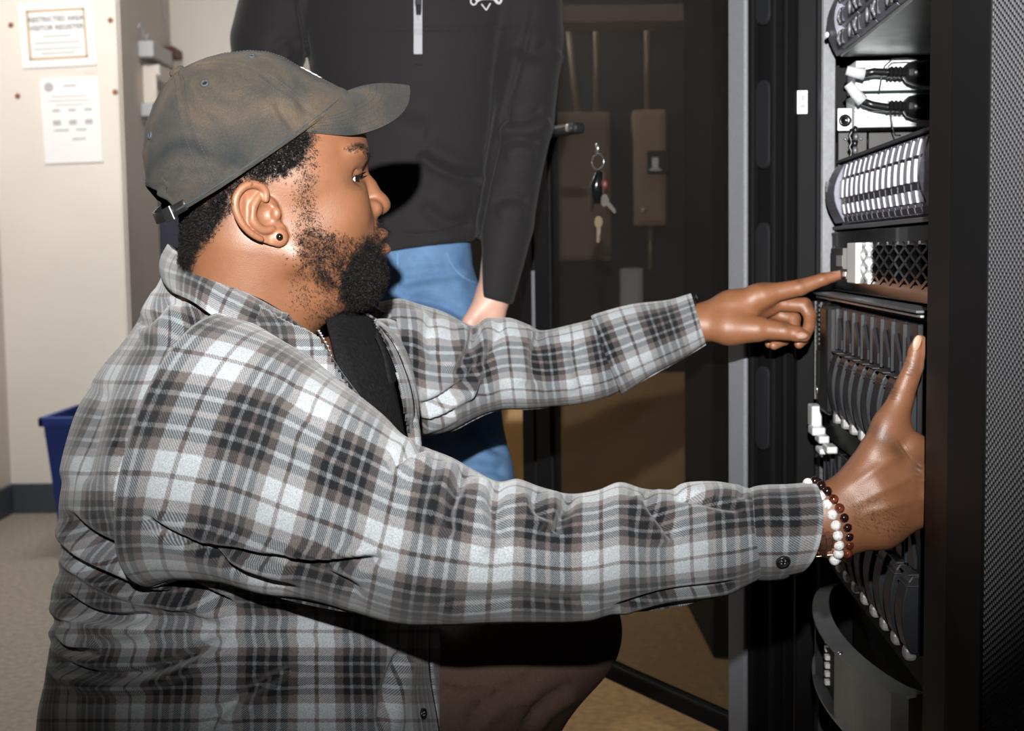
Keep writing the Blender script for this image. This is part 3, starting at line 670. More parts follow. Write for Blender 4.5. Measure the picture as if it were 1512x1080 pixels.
# ---------------------------------------------------------------- signed-distance sculpting (smooth unions, then surfaced)
import openvdb
def spline(p, sub):                                   # Catmull-Rom through the points
    p = np.asarray(p, float); q = np.vstack([2*p[0]-p[1], p, 2*p[-1]-p[-2]]); out = []
    for i in range(1, len(q)-2):
        for k in range(sub):
            t = k/sub; a, b, c, d = q[i-1], q[i], q[i+1], q[i+2]
            out.append(.5*((2*b)+(c-a)*t+(2*a-5*b+4*c-d)*t*t+(3*b-a-3*c+d)*t**3))
    return np.array(out+[p[-1]])
class SDF:
    def __init__(s, lo, hi, h):
        s.lo = np.asarray(lo, float); s.h = h
        s.n = np.ceil((np.asarray(hi, float)-s.lo)/h).astype(int)+1
        s.ax = [s.lo[i]+h*np.arange(s.n[i]) for i in range(3)]
        s.D = np.full(s.n, 60.0, np.float32)
    def _sub(s, lo, hi):
        sl = []
        for i in range(3):
            a = int(max(0, math.floor((lo[i]-s.lo[i])/s.h))); b = int(min(s.n[i], math.ceil((hi[i]-s.lo[i])/s.h)+1))
            if b <= a: return None, None
            sl.append(slice(a, b))
        X = np.ix_(*[s.ax[i][sl[i]].astype(np.float32) for i in range(3)])
        return tuple(sl), X
    def apply(s, fn, lo, hi, k=0, op='u', pad=None):
        pad = (k*1.5+3*s.h) if pad is None else pad
        sl, X = s._sub(np.asarray(lo)-pad, np.asarray(hi)+pad)
        if sl is None: return s
        d = fn(*X).astype(np.float32); A = s.D[sl]
        if op == 'u':
            if k: hh = np.clip(.5+.5*(A-d)/k, 0, 1); A2 = A*(1-hh)+d*hh-k*hh*(1-hh)
            else: A2 = np.minimum(A, d)
        elif op == 's':
            if k: hh = np.clip(.5-.5*(A+d)/k, 0, 1); A2 = A*(1-hh)-d*hh+k*hh*(1-hh)
            else: A2 = np.maximum(A, -d)
        elif op == 'i': A2 = np.maximum(A, d)
        s.D[sl] = A2; return s
    def ell(s, c, r, k=0, op='u', rot=None, sym=False):
        cs = [c] if not sym or c[1] == 0 else [c, (c[0], -c[1], c[2])]
        for j, c in enumerate(cs):
            c = np.asarray(c, float); r_ = np.asarray(r, float)
            M = np.eye(3) if rot is None else np.asarray(rot).T
            if j == 1 and rot is not None:
                S = np.diag([1, -1, 1]); M = (S@np.asarray(rot)@S).T
            def fn(x, y, z):
                q = (x-c[0], y-c[1], z-c[2])
                p = [M[i][0]*q[0]+M[i][1]*q[1]+M[i][2]*q[2] for i in range(3)]
                k0 = np.sqrt((p[0]/r_[0])**2+(p[1]/r_[1])**2+(p[2]/r_[2])**2)
                k1 = np.sqrt((p[0]/r_[0]**2)**2+(p[1]/r_[1]**2)**2+(p[2]/r_[2]**2)**2)
                return k0*(k0-1)/(k1+1e-9)
            m = r_ if rot is None else np.full(3, r_.max())
            s.apply(fn, c-m, c+m, k, op)
        return s
    def cone(s, a, b, ra, rb, k=0, op='u', sq=None, sym=False):
        if sym: s.cone((a[0], -a[1], a[2]), (b[0], -b[1], b[2]), ra, rb, k, op, sq)
        a = np.asarray(a, float); b = np.asarray(b, float); ab = b-a; L2 = ab@ab+1e-9
        def fn(x, y, z):
            t = np.clip(((x-a[0])*ab[0]+(y-a[1])*ab[1]+(z-a[2])*ab[2])/L2, 0, 1)
            sy = 1 if sq is None else sq
            return np.sqrt((x-a[0]-t*ab[0])**2+((y-a[1]-t*ab[1])*sy)**2+(z-a[2]-t*ab[2])**2)-(ra+(rb-ra)*t)
        m = max(ra, rb)*(1 if sq is None else max(1, 1/sq))
        return s.apply(fn, np.minimum(a, b)-m, np.maximum(a, b)+m, k, op)
    def chain(s, pts, rs, k=0, op='u', sym=False, kk=None, sub=0):
        if sub: pts, rs = spline(pts, sub), spline(np.asarray(rs)[:, None], sub)[:, 0]
        for i in range(len(pts)-1): s.cone(pts[i], pts[i+1], rs[i], rs[i+1], k if i == 0 or kk is None else kk, op, sym=sym)
        return s
    def surface(s):
        g = openvdb.FloatGrid(); g.background = 4.0
        g.copyFromArray(np.clip(s.D/s.h, -4, 4)); v, q = g.convertToQuads(isovalue=0.0)
        return v*s.h+s.lo, q
def relax(v, q, it=2, lam=.5):                        # light Laplacian smoothing
    n = len(v); e = np.concatenate([q[:, [0, 1]], q[:, [1, 2]], q[:, [2, 3]], q[:, [3, 0]]])
    cnt = np.bincount(e.ravel(), minlength=n).astype(float)[:, None]+1e-9
    for _ in range(it):
        acc = np.zeros_like(v)
        np.add.at(acc, e[:, 0], v[e[:, 1]]); np.add.at(acc, e[:, 1], v[e[:, 0]])
        v = v+lam*(acc/cnt-v)
    return v
def vnormals(v, f):
    f = np.asarray(f); n = np.zeros_like(v)
    fn = np.cross(v[f[:, 2]]-v[f[:, 0]], v[f[:, -1]]-v[f[:, 1]]) if f.shape[1] == 4 else np.cross(v[f[:, 1]]-v[f[:, 0]], v[f[:, 2]]-v[f[:, 0]])
    for k in range(f.shape[1]): np.add.at(n, f[:, k], fn)
    return n/(np.linalg.norm(n, axis=1)[:, None]+1e-12)
def poly_sd(px, py, poly):                            # signed distance to a polygon, negative inside
    poly = np.asarray(poly, float); d = np.full(np.shape(px), 1e9); ins = np.zeros(np.shape(px), bool)
    for i in range(len(poly)):
        a = poly[i]; b = poly[(i+1) % len(poly)]; e = b-a
        t = np.clip(((px-a[0])*e[0]+(py-a[1])*e[1])/(e@e+1e-9), 0, 1)
        d = np.minimum(d, np.hypot(px-a[0]-t*e[0], py-a[1]-t*e[1]))
        c = ((a[1] > py) != (b[1] > py)) & (px < (b[0]-a[0])*(py-a[1])/(b[1]-a[1]+1e-12)+a[0]); ins ^= c
    return np.where(ins, -d, d)
def smooth01(x): x = np.clip(x, 0, 1); return x*x*(3-2*x)

# ---------------------------------------------------------------- head of the kneeling man
# canonical head space: x = picture column, y = across the face (minus = near side), z = minus picture row
PSI = math.radians(12); HD = 1.35; HC = (420.0, 0.0, -290.0); HS = HD/F
vdir = ray(HC[0], -HC[2]); HP = CAM+vdir*HD; hy = vdir/np.linalg.norm(vdir)
hx = RI-hy*(RI@hy); hx /= np.linalg.norm(hx); hz = np.cross(hx, hy)
def can2img(v):
    x = v[:, 0]-HC[0]; y = v[:, 1]
    return np.stack([HC[0]+x*math.cos(PSI)-y*math.sin(PSI), x*math.sin(PSI)+y*math.cos(PSI), v[:, 2]], 1)
def img2world(v):
    return HP+((v[:, 0]-HC[0])*HS)[:, None]*hx+(v[:, 1]*HS)[:, None]*hy+((v[:, 2]-HC[2])*HS)[:, None]*hz
def can2world(v): return img2world(can2img(np.atleast_2d(np.asarray(v, float))))
def im(x, Y, lat):                                    # picture point on the near side at lateral distance lat -> canonical
    return ((x-HC[0]-lat*math.sin(PSI))/math.cos(PSI)+HC[0], -lat, -Y)
def build_head():
    g = SDF((205, -140, -560), (600, 140, -60), 1.7)
    g.ell((396, 0, -226), (150, 108, 130))                                   # cranium
    g.ell((432, 0, -268), (106, 106, 100), 20)                               # forehead and temples
    g.ell((455, 0, -345), (88, 94, 82), 30)                                  # cheeks
    g.ell((484, 46, -314), (50, 46, 52), 26, sym=True)                       # cheek fullness
    g.ell((510, 0, -354), (58, 54, 52), 24)                                  # muzzle
    g.ell((503, 0, -408), (62, 58, 44), 26)                                  # chin
    g.cone((418, 80, -372), (515, 30, -418), 26, 28, 24, sym=True)           # jaw
    g.cone((376, 0, -350), (366, 26, -470), 103, 99, 30, sq=1.08); g.cone((366, 26, -470), (372, 50, -560), 99, 92, 10, sq=1.08)            # neck
    g.ell((438, 0, -432), (70, 66, 56), 30)                                  # under the chin
    g.ell((505, 44, -226), (31, 42, 13), 16, sym=True)                       # brow ridge
    g.ell((523, 0, -236), (16, 26, 18), 12)
    g.ell((554, 44, -259), (31, 28, 16), 12, 's', sym=True); g.ell((530, 72, -262), (27, 20, 13), 10, 's', sym=True)                  # eye sockets
    g.chain([(524, 0, -246), (545, 0, -276), (560, 0, -297)], [12, 14, 16], 10)   # nose
    g.ell((562, 0, -303), (20, 19, 16), 7)
    g.ell((548, 20, -309), (16, 14, 14), 6, sym=True)
    g.ell((566, 9, -322), (9, 5, 6), 3, 's', rot=None, sym=True)
    g.cone((551, 36, -303), (547, 48, -340), 1.5, 1.5, 6, 's', sym=True)        # smile line
    # eyelids: sphere shell with an almond opening
    g.ell((502, 48, -263), (21.5, 23, 20), 5, sym=True)
    g.chain([(501, 73, -264), (513, 63, -257), (522.5, 48, -254.5), (522, 34, -258)], [2, 2.6, 3, 2.4], 3, sym=True, sub=3)   # upper lid
    g.chain([(501, 73, -265), (512, 62, -270.5), (520, 48, -272.5), (520, 34, -267)], [1.8, 2.2, 2.4, 2.2], 3, sym=True, sub=3)
    g.chain([(500, 76, -256), (512, 65, -249), (521, 48, -246), (522, 36, -249)], [.6, 1.0, 1.0, .7], 2.0, 's', sym=True, sub=3)  # lid crease
    g.ell((513, 54, -264.4), (20, 20, 5.4), 2, 's', rot=np.array([[.86, .5, 0], [-.5, .86, 0], [0, 0, 1]]), sym=True)
    # lips
    g.ell((558, 0, -346), (19, 34, 10), 9); g.ell((560, 0, -370), (21, 29, 12), 9)
    g.ell((578, 0, -357), (22, 36, 2.2), 4, 's')
    g.ell((572, 0, -392), (12, 26, 8), 8, 's')
    # ear (near outline traced from the photograph, given its own relief)
    L0 = 106
    out = [(389, 292), (397, 279), (388, 271), (376, 268), (360, 273), (349, 286), (346.5, 300), (350, 316), (357.7, 332), (370, 345), (384, 353.5), (398.6, 359.5), (412, 362), (422, 357), (427, 346), (423, 333), (414, 322), (412, 306)]
    def lat(x): return L0+(412-x)*.26
    c2 = [im(x, y, lat(x)) for x, y in out]; pc = np.array([(c[0], c[2]) for c in c2])
    def plate(x, y, z):
        yy = np.abs(y)-(L0-2+(412-(x+23))*.26)
        d2 = poly_sd(x+0*z, z+0*x, pc)
        return np.maximum(d2+2, np.abs(yy)-4)
    g.apply(plate, (330, -150, -370), (440, 150, -262), 3)
    ec = lambda x, y, o=0: (lambda p: (p[0], -p[1]+o, p[2]))(im(x, y, lat(x)))
    hel = [(393, 296), (393, 284), (386, 276), (375, 273.5), (363, 278), (354.5, 289), (352, 301), (355, 315), (362, 329), (373, 341), (386, 349)]
    g.chain([ec(x, y, 6) for x, y in hel], [4.6, 5.2, 5.4, 5.4, 5.2, 5, 5, 5, 4.8, 4.4, 4], 2, sym=True, sub=3)
    ant = [(386, 288), (380, 298), (375, 308), (374, 319), (380, 330), (391, 337), (402, 335)]
    g.chain([ec(x, y, 3) for x, y in ant], [4, 5, 6, 6.3, 6, 5, 4.5], 3, sym=True, sub=3)
    g.ell(ec(392, 312, -9), (22, 9, 24), 4, sym=True); g.ell(ec(398, 318, -14), (18, 14, 26), 6, sym=True)
    g.ell(ec(394, 314, 6), (14, 11, 15), 4, 's', sym=True)                    # concha
    g.ell(ec(368, 306, 6), (4.5, 5, 18), 3, 's', sym=True, rot=None)         # scapha groove
    g.ell(ec(408, 314, 3), (6.5, 6, 9), 4, sym=True)                         # tragus
    g.ell(ec(411, 347, 2), (13, 7, 13), 4, sym=True)                         # lobe
    v, q = g.surface(); v = relax(v, q, 1, .35)
    return v, q
# ---------------------------------------------------------------- skin, hair and cap of the kneeling man
def skin_mat(name, rough=.5):
    m = bpy.data.materials.new(name); m.use_nodes = True; nt = m.node_tree; b = nt.nodes['Principled BSDF']
    a = nt.nodes.new('ShaderNodeAttribute'); a.attribute_name = 'skin'
    tc = nt.nodes.new('ShaderNodeTexCoord')
    n = nt.nodes.new('ShaderNodeTexNoise'); n.inputs['Scale'].default_value = 55; n.inputs['Detail'].default_value = 6; n.inputs['Roughness'].default_value = .65
    nt.links.new(tc.outputs['Object'], n.inputs['Vector'])
    mr = nt.nodes.new('ShaderNodeMapRange'); mr.inputs['To Min'].default_value = .78; mr.inputs['To Max'].default_value = 1.2
    nt.links.new(n.outputs['Fac'], mr.inputs['Value'])
    mx = nt.nodes.new('ShaderNodeVectorMath'); mx.operation = 'SCALE'
    nt.links.new(a.outputs['Color'], mx.inputs[0]); nt.links.new(mr.outputs[0], mx.inputs['Scale'])
    nt.links.new(mx.outputs[0], b.inputs['Base Color'])
    v = nt.nodes.new('ShaderNodeTexVoronoi'); v.inputs['Scale'].default_value = 900
    nt.links.new(tc.outputs['Object'], v.inputs['Vector'])
    n2 = nt.nodes.new('ShaderNodeTexNoise'); n2.inputs['Scale'].default_value = 260; n2.inputs['Detail'].default_value = 5
    nt.links.new(tc.outputs['Object'], n2.inputs['Vector'])
    ad = nt.nodes.new('ShaderNodeMath'); nt.links.new(v.outputs['Distance'], ad.inputs[0]); nt.links.new(n2.outputs['Fac'], ad.inputs[1])
    bp = nt.nodes.new('ShaderNodeBump'); bp.inputs['Strength'].default_value = .16; bp.inputs['Distance'].default_value = .0006
    nt.links.new(ad.outputs[0], bp.inputs['Height']); nt.links.new(bp.outputs[0], b.inputs['Normal'])
    b.inputs['Roughness'].default_value = rough; b.inputs['Specular IOR Level'].default_value = .8
    b.inputs['Subsurface Weight'].default_value = .08; b.inputs['Subsurface Radius'].default_value = (1, .35, .2); b.inputs['Subsurface Scale'].default_value = .004
    MATS[name] = m
skin_mat('skin')
mat('hair_black', (.007, .0062, .006), .42, spec=.38)
mat('eye_white', (.78, .76, .74), .15, coat=.5); mat('iris', (.012, .007, .005), .08, coat=.6)
mat('stud', (.006, .006, .006), .12, coat=.8)
SKIN = np.array([.200, .082, .038])
man = thing('person', 'kneeling man in grey plaid flannel shirt and faded cap pointing at a server', 'person', loc=P(420, 1400, 1.4)*np.array([1, 1, 0]))

BEARD_ZONES = [                                       # polygon in the picture, strands per cm2, strand length in px, spread px
    ([(512, 378), (528, 364), (546, 354), (553, 360), (557, 392), (574, 398), (585, 404), (588, 425), (574, 450), (545, 457), (510, 448), (494, 424), (496, 400)], 150, 13, 18),
    ([(436, 345), (450, 330), (474, 336), (512, 352), (512, 380), (490, 430), (470, 420), (448, 392), (438, 368)], 85, 7.5, 10),
    ([(434, 205), (462, 207), (464, 250), (458, 300), (474, 338), (440, 350), (432, 300), (440, 255)], 52, 5.5, 10),
    ([(430, 375), (500, 440), (505, 462), (460, 475), (430, 440)], 26, 5, 16),
    ([(556, 325), (590, 322), (592, 342), (572, 346), (552, 353), (548, 345)], 60, 6, 4),
    ([(505, 226), (512, 218), (528, 215), (541, 222), (544, 233), (528, 224), (516, 227)], 95, 6.5, 2.5),
]
HAIR_ZONE = [([(225, 300), (300, 305), (400, 225), (450, 190), (462, 206), (448, 240), (420, 262), (392, 268), (365, 264), (348, 285), (340, 315), (318, 345), (292, 374), (285, 398), (250, 388), (225, 340)], 125, 9, 9)]
def density(ix, iy, zones):
    best = np.zeros(len(ix)); ln = np.full(len(ix), 6.0)
    for poly, dn, L, sp in zones:
        d = dn*smooth01(.5-poly_sd(ix, iy, poly)/(2*sp)); up = d > best
        best = np.where(up, d, best); ln = np.where(up, L, ln)
    return best, ln
def strands(roots, nrm, length, rad, curl, seg=6, seed=1, droop=0.):
    r = np.random.default_rng(seed); n = len(roots)
    rv = r.normal(size=(n, 3)); a = np.cross(nrm, rv); a /= np.linalg.norm(a, axis=1)[:, None]+1e-9; b = np.cross(nrm, a)
    ph = r.uniform(0, 6.28, n); sgn = r.choice([-1, 1], n); turns = r.uniform(1.0, 2.2, n)*curl
    lean = r.normal(size=(n, 3))*.45; dirv = nrm+lean; dirv[:, 2] -= droop; dirv /= np.linalg.norm(dirv, axis=1)[:, None]
    rc = length*r.uniform(.10, .24, n)
    pts = []
    for k in range(seg):
        t = k/(seg-1); th = ph+sgn*turns*6.28*t; grow = min(1, t*3)
        p = roots+dirv*(length*t)[:, None]*.9+(a*np.cos(th)[:, None]+b*np.sin(th)[:, None]-a*np.cos(ph)[:, None]-b*np.sin(ph)[:, None])*(rc*grow)[:, None]
        pts.append(p)
    pts = np.array(pts)                                # seg, n, 3
    V = []; 
    for k in range(seg):
        tg = pts[min(k+1, seg-1)]-pts[max(k-1, 0)]; tg /= np.linalg.norm(tg, axis=1)[:, None]+1e-12
        u_ = np.cross(tg, rv); u_ /= np.linalg.norm(u_, axis=1)[:, None]+1e-9; w_ = np.cross(tg, u_)
        rr = (np.asarray(rad)*(1-.55*k/(seg-1)))*np.ones(n); rr = rr[:, None]
        for j in range(3): V.append(pts[k]+rr*(math.cos(2.094*j)*u_+math.sin(2.094*j)*w_))
    V = np.array(V)                                    # seg*3, n, 3
    idx = np.arange(n)
    Fq = []
    for k in range(seg-1):
        for j in range(3):
            q = [k*3+j, k*3+(j+1) % 3, (k+1)*3+(j+1) % 3, (k+1)*3+j]
            Fq.append(np.stack([i*n+idx for i in q], 1))
    return V.reshape(-1, 3), np.concatenate(Fq)
def quick_mesh(name, v, f):
    me = bpy.data.meshes.new(name); f = np.asarray(f, np.int32); v = np.asarray(v, np.float32)
    me.vertices.add(len(v)); me.vertices.foreach_set('co', v.ravel())
    k = f.shape[1]; me.loops.add(f.size); me.loops.foreach_set('vertex_index', f.ravel())
    me.polygons.add(len(f)); me.polygons.foreach_set('loop_start', np.arange(0, f.size, k, dtype=np.int32))
    me.update(calc_edges=True); return me
def qpart(name, v, f, material, parent, smooth=True, label=None, kind=None):
    off = np.array(wm(parent).translation) if parent else 0
    me = quick_mesh(name, np.asarray(v)-off, f); me.materials.append(MATS[material])
    o = bpy.data.objects.new(name, me); COL.objects.link(o); o.parent = parent
    if parent and parent.parent and False: pass
    if smooth: me.polygons.foreach_set('use_smooth', np.ones(len(f), bool))
    if label: o['label'] = label
    if kind: o['kind'] = kind
    return o
def sub(o):                                            # an Empty-free part origin stays at its thing's base
    return o
def scatter(v, f, dens, r):
    tri = np.concatenate([f[:, [0, 1, 2]], f[:, [0, 2, 3]]]); a, b, c = v[tri[:, 0]], v[tri[:, 1]], v[tri[:, 2]]
    ar = .5*np.linalg.norm(np.cross(b-a, c-a), axis=1); wgt = ar*1e4*dens[tri].mean(1)
    n = r.poisson(wgt); t = np.repeat(np.arange(len(tri)), n); u_ = r.uniform(size=(len(t), 2)); fl = u_.sum(1) > 1; u_[fl] = 1-u_[fl]
    return tri[t], np.column_stack([1-u_.sum(1), u_])
hv, hq = build_head()
hv0 = hv.copy()                                       # the skull is flattened where the cap presses on it
def press(v):
    q = v-np.array([378., 0, -232.]); e1 = q@np.array([.83, 0, .558]); e3 = q@np.array([-.558, 0, .83]); m = e3 > 2
    xf = np.interp(e3, [0, 5, 17, 45, 75, 96, 112, 128, 143, 152, 158], [166, 165, 158, 141, 124, 113, 99, 77, 46, 14, -24])-9
    e1n = np.where(m, np.minimum(e1, xf), e1); return v+np.multiply.outer(e1n-e1, np.array([.83, 0, .558]))
hv = press(hv)
hi = can2img(hv)                                       # picture-aligned
near = np.abs(hv[:, 1])
mx_, my_ = HC[0]+(hv[:, 0]-HC[0])*math.cos(PSI)+near*math.sin(PSI), -hv[:, 2]   # both sides folded on the near one
hw = img2world(hi); hn = vnormals(hw, hq)
if ((hw-hw.mean(0))*hn).sum() < 0: hn = -hn
# real colour of the skin: lips, stubble under the beard, darker around the eyes
col = np.tile(SKIN, (len(hv), 1))
bd_, _ = density(mx_, my_, BEARD_ZONES); hd_, _ = density(mx_, my_, HAIR_ZONE)
sh = np.clip((bd_-40)/110, 0, 1)*.75; sh = np.maximum(sh, np.clip(hd_/120, 0, 1)*.8)
col = col*(1-sh[:, None])+np.array([.03, .02, .016])*sh[:, None]
lp = np.exp(-(((hv[:, 0]-574)/16)**2+((hv[:, 1])/26)**2+((-hv[:, 2]-366)/8)**2))
col = col*(1-lp[:, None])+np.array([.30, .12, .09])*lp[:, None]
ez = np.exp(-(((mx_-516)/14)**2+((my_-268)/14)**2)); col *= (1-.38*ez)[:, None]
earz = smooth01((np.abs(hv[:, 1])-100)/14)*(poly_sd(mx_, my_, [(340, 262), (430, 262), (430, 366), (340, 366)]) < 0)
col = col*(1-earz[:, None]*.5)+np.array([.30, .125, .065])*earz[:, None]*.5
BODY = [(hw, hq, col)]                                 # joined with hands and trunk below
MR = np.random.default_rng(11)
def grow(zones, seedn, rad, name, label, thick=1.0, droop=.0):
    de, ln = density(mx_, my_, zones)
    if zones is HAIR_ZONE: pass
    # patchy growth
    patch = .55+.9*np.clip(np.sin(hw[:, 0]*310+2*np.sin(hw[:, 2]*190))*np.sin(hw[:, 2]*270+hw[:, 1]*120)+.3, 0, 1)
    full = np.clip((de-95)/50, 0, 1); de = de*(patch*(1-full)+full*1.15)
    r = np.random.default_rng(seedn); t, bw = scatter(hw, hq, de, r)
    pos = (hw[t]*bw[..., None]).sum(1); nn = (hn[t]*bw[..., None]).sum(1); nn /= np.linalg.norm(nn, axis=1)[:, None]
    L = (ln[t]*bw).sum(1)*HS*r.uniform(.55, 1.25, len(t))
    dl = (full[t]*bw).sum(1); v, f = strands(pos-nn*.0003, nn, L, rad*(.5+.5*dl), 1.1, 9, seedn, droop)
    return qpart(name, v, f, 'hair_black', man, label=label), len(t)
_, nb_ = grow(BEARD_ZONES[:5], 3, .00024, 'beard', 'short curly black beard, sparse on the cheek and dense on the chin', droop=.35)
_, ne_ = grow(BEARD_ZONES[5:], 4, .00017, 'eyebrow', 'dark eyebrow')
_, nh_ = grow(HAIR_ZONE, 5, .00028, 'hair', 'short curly black hair under the cap')
print('strands', nb_, ne_, nh_)
# eyes
for s_, nm in ((-1, 'eye'), (1, 'eye')):
    c = can2world([(502, 48*s_, -263)])[0]
    e = part(nm, MB().ball(c, 18.2*HS, 28), 'eye_white', man, smooth=True, world=True)
    fwd = can2world([(503, 48*s_-.5, -263)])[0]-c; fwd /= np.linalg.norm(fwd)
    up_ = np.array([0, 0, 1.]); 
    R_ = 18.2*HS
    pr = [(R_*math.sin(a_)*1.0, R_*math.cos(a_)*1.012+.0004) for a_ in np.linspace(.62, .02, 9)]
    part('iris', MB().lathe(c, fwd, [(pr[0][0], pr[0][1]-.001)]+pr, 20), 'iris', e, smooth=True, world=True)
# lashes
lv = []; lf = []; 
for s_ in (-1, 1):
    arc = spline([(505, 70*s_, -263), (514, 63*s_, -258), (523.5, 48*s_, -256), (524, 38*s_, -258)], 8)
    aw = can2world(arc); dx = can2world(arc+np.array([9, 3*s_, 1.5]))-aw
    for i in range(3, len(aw)):
        mbx = MB().tube([aw[i], aw[i]+dx[i]*.5-hz*.0006, aw[i]+dx[i]*.9+hz*.0006], [.0002, .00016, .00008], 3)
        lf += [tuple(q+len(lv) for q in x) for x in mbx.f]; lv += mbx.v
mb = MB(); mb.v = lv; mb.f = lf; part('eyelashes', mb, 'hair_black', man, world=True)
ep = can2world([im(412, 346, 114)])[0]
part('ear_stud', MB().ball(ep-hy*.003, (.0034, .0026, .0034), 16), 'stud', man, smooth=True, world=True, label='round black ear stud')

# ------------------------------------------------ cap
def cap_mat():
    m = mat('cap_cloth', (.12, .115, .10), .85, bump=.5, bscale=1400, sheen=.04, spec=.2); nt = m.node_tree; b = nt.nodes['Principled BSDF']
    tc = nt.nodes['Texture Coordinate']
    n = nt.nodes.new('ShaderNodeTexNoise'); n.inputs['Scale'].default_value = 14; n.inputs['Detail'].default_value = 6; n.inputs['Distortion'].default_value = .6
    nt.links.new(tc.outputs['Object'], n.inputs['Vector'])
    r = nt.nodes.new('ShaderNodeValToRGB'); nt.links.new(n.outputs['Fac'], r.inputs[0]); e = r.color_ramp.elements
    e[0].position = .3; e[0].color = (.019, .0225, .024, 1); e[1].position = .72; e[1].color = (.100, .071, .046, 1)
    k = e.new(.52); k.color = (.045, .041, .035, 1)
    n2 = nt.nodes.new('ShaderNodeTexNoise'); n2.inputs['Scale'].default_value = 700; n2.inputs['Detail'].default_value = 3
    nt.links.new(tc.outputs['Object'], n2.inputs['Vector'])
    mr = nt.nodes.new('ShaderNodeMapRange'); mr.inputs['To Min'].default_value = .6; mr.inputs['To Max'].default_value = 1.4; nt.links.new(n2.outputs['Fac'], mr.inputs['Value'])
    mx = nt.nodes.new('ShaderNodeVectorMath'); mx.operation = 'SCALE'; nt.links.new(r.outputs[0], mx.inputs[0]); nt.links.new(mr.outputs[0], mx.inputs['Scale'])
    nt.links.new(mx.outputs[0], b.inputs['Base Color'])
cap_mat(); mat('cap_edge', (.05, .058, .065), .85, var=.2, vscale=300); mat('cap_stitch', (.03, .032, .035), .8)
mat('strap_black', (.012, .012, .013), .5); mat('steel_dark', (.05, .055, .055), .3, metal=.6); mat('thread_white', (.8, .8, .8), .7)
E1 = np.array([.83, 0, .558]); E2 = np.array([0, 1., 0]); E3 = np.array([-.558, 0, .83]); CC = np.array([378., 0, -232.])
def capw(e1, l, e3): return can2world(CC+np.multiply.outer(np.ravel(e1), E1)+np.multiply.outer(np.ravel(l), E2)+np.multiply.outer(np.ravel(e3), E3))
HFx = [0, 5, 17, 45, 75, 96, 112, 128, 143, 152, 158]; HFy = [166, 165, 158, 141, 124, 113, 99, 77, 46, 14, -24]
HBx = [0, 10, 30, 55, 91, 118, 135, 148, 155, 158]; HBy = [-172, -169, -162, -151, -131, -106, -81, -56, -38, -24]
def cap_pt(h, ph, out=0):
    xf = np.interp(h, HFx, HFy); xb = np.interp(h, HBx, HBy); w_ = 120*np.sqrt(np.clip(1-(h/159.)**2.3, 0, 1))
    c, s_ = np.cos(ph), np.sin(ph)
    a_ = (xf-xb)/2+out; return (xf+xb)/2+a_*c, (w_+out)*np.sign(s_)*np.abs(s_)**.92, h
NP, NT = 240, 64
ph = np.linspace(0, 2*np.pi, NP, endpoint=False); tt = np.linspace(0, 1, NT)
PHG, TT = np.meshgrid(ph, tt)
dph = np.abs(PHG-np.pi); r0_ = 50*np.sqrt(np.clip(1-(dph/.54)**2, 0, 1))
hh_ = r0_+(157.6-r0_)*np.sin(TT*np.pi/2)
cx_, cl_, ch_ = cap_pt(hh_, PHG)
cv = capw(cx_, cl_, ch_); idx = np.arange(NP*NT).reshape(NT, NP)
cq = np.stack([idx[:-1], np.roll(idx, -1, 1)[:-1], np.roll(idx, -1, 1)[1:], idx[1:]], -1).reshape(-1, 4)
def smooth_noise(v, sc, seed):                         # cheap band-limited noise
    r = np.random.default_rng(seed); o = np.zeros(len(v))
    for k in range(14):
        d = r.normal(size=3); d /= np.linalg.norm(d); o += np.sin(v@d*sc*r.uniform(.6, 1.7)+r.uniform(0, 6.28))
    return o/5.3
def creases(v, n, lines, facing=True):                 # lines: (polyline px, depth m, half width px, bulge m, side)
    px, py, D = proj(v); vis = ((CAM-v)*n).sum(1) > 0 if facing else np.ones(len(v), bool); disp = np.zeros(len(v))
    for ln_, dep, wd_, bul, sgn in lines:
        pl = spline(np.array(ln_, float), 6); d = np.full(len(v), 1e9); sd = np.zeros(len(v)); tpos = np.zeros(len(v))
        for i in range(len(pl)-1):
            a = pl[i]; e = pl[i+1]-a; t = np.clip(((px-a[0])*e[0]+(py-a[1])*e[1])/(e@e+1e-9), 0, 1)
            q = np.hypot(px-a[0]-t*e[0], py-a[1]-t*e[1]); cr = e[0]*(py-a[1])-e[1]*(px-a[0]); m = q < d
            d = np.where(m, q, d); sd = np.where(m, np.sign(cr), sd); tpos = np.where(m, (i+t)/(len(pl)-1), tpos)
        fade = smooth01(tpos/.15)*smooth01((1-tpos)/.15)*vis
        disp += fade*(-dep*np.exp(-(d/wd_)**2)+bul*np.exp(-((d-2.2*wd_)/(1.5*wd_))**2)*np.where(sd*sgn >= 0, 1, .25))
    return disp
cn = vnormals(cv, cq); 
if ((cv-cv.mean(0))*cn).sum() < 0: cn = -cn
seam = np.min([np.abs(((PHG-a_+np.pi) % (2*np.pi))-np.pi) for a_ in (0, 1.0, 2.1, np.pi, 4.18, 5.28)], 0).ravel()*120*np.cos(TT*np.pi/2).ravel()
dsp = -1.1*np.exp(-(seam/2.2)**2)+.7*np.exp(-((seam-7)/4)**2)+.9*(TT.ravel() < .06)
dsp = dsp*HS+.0011*smooth_noise(cv, 70, 3)
dsp += creases(cv, cn, [([(226, 282), (250, 270), (268, 246)], .003, 5, .004, 1), ([(262, 238), (300, 232), (320, 240)], .0015, 5, .0015, 1), ([(408, 150), (420, 172), (436, 190)], .003, 5, .002, 1), ([(432, 128), (444, 150), (452, 172)], .002, 6, .002, 1), ([(300, 290), (330, 262), (352, 240)], .0015, 7, .0015, 1)])
cv = cv+cn*dsp[:, None]
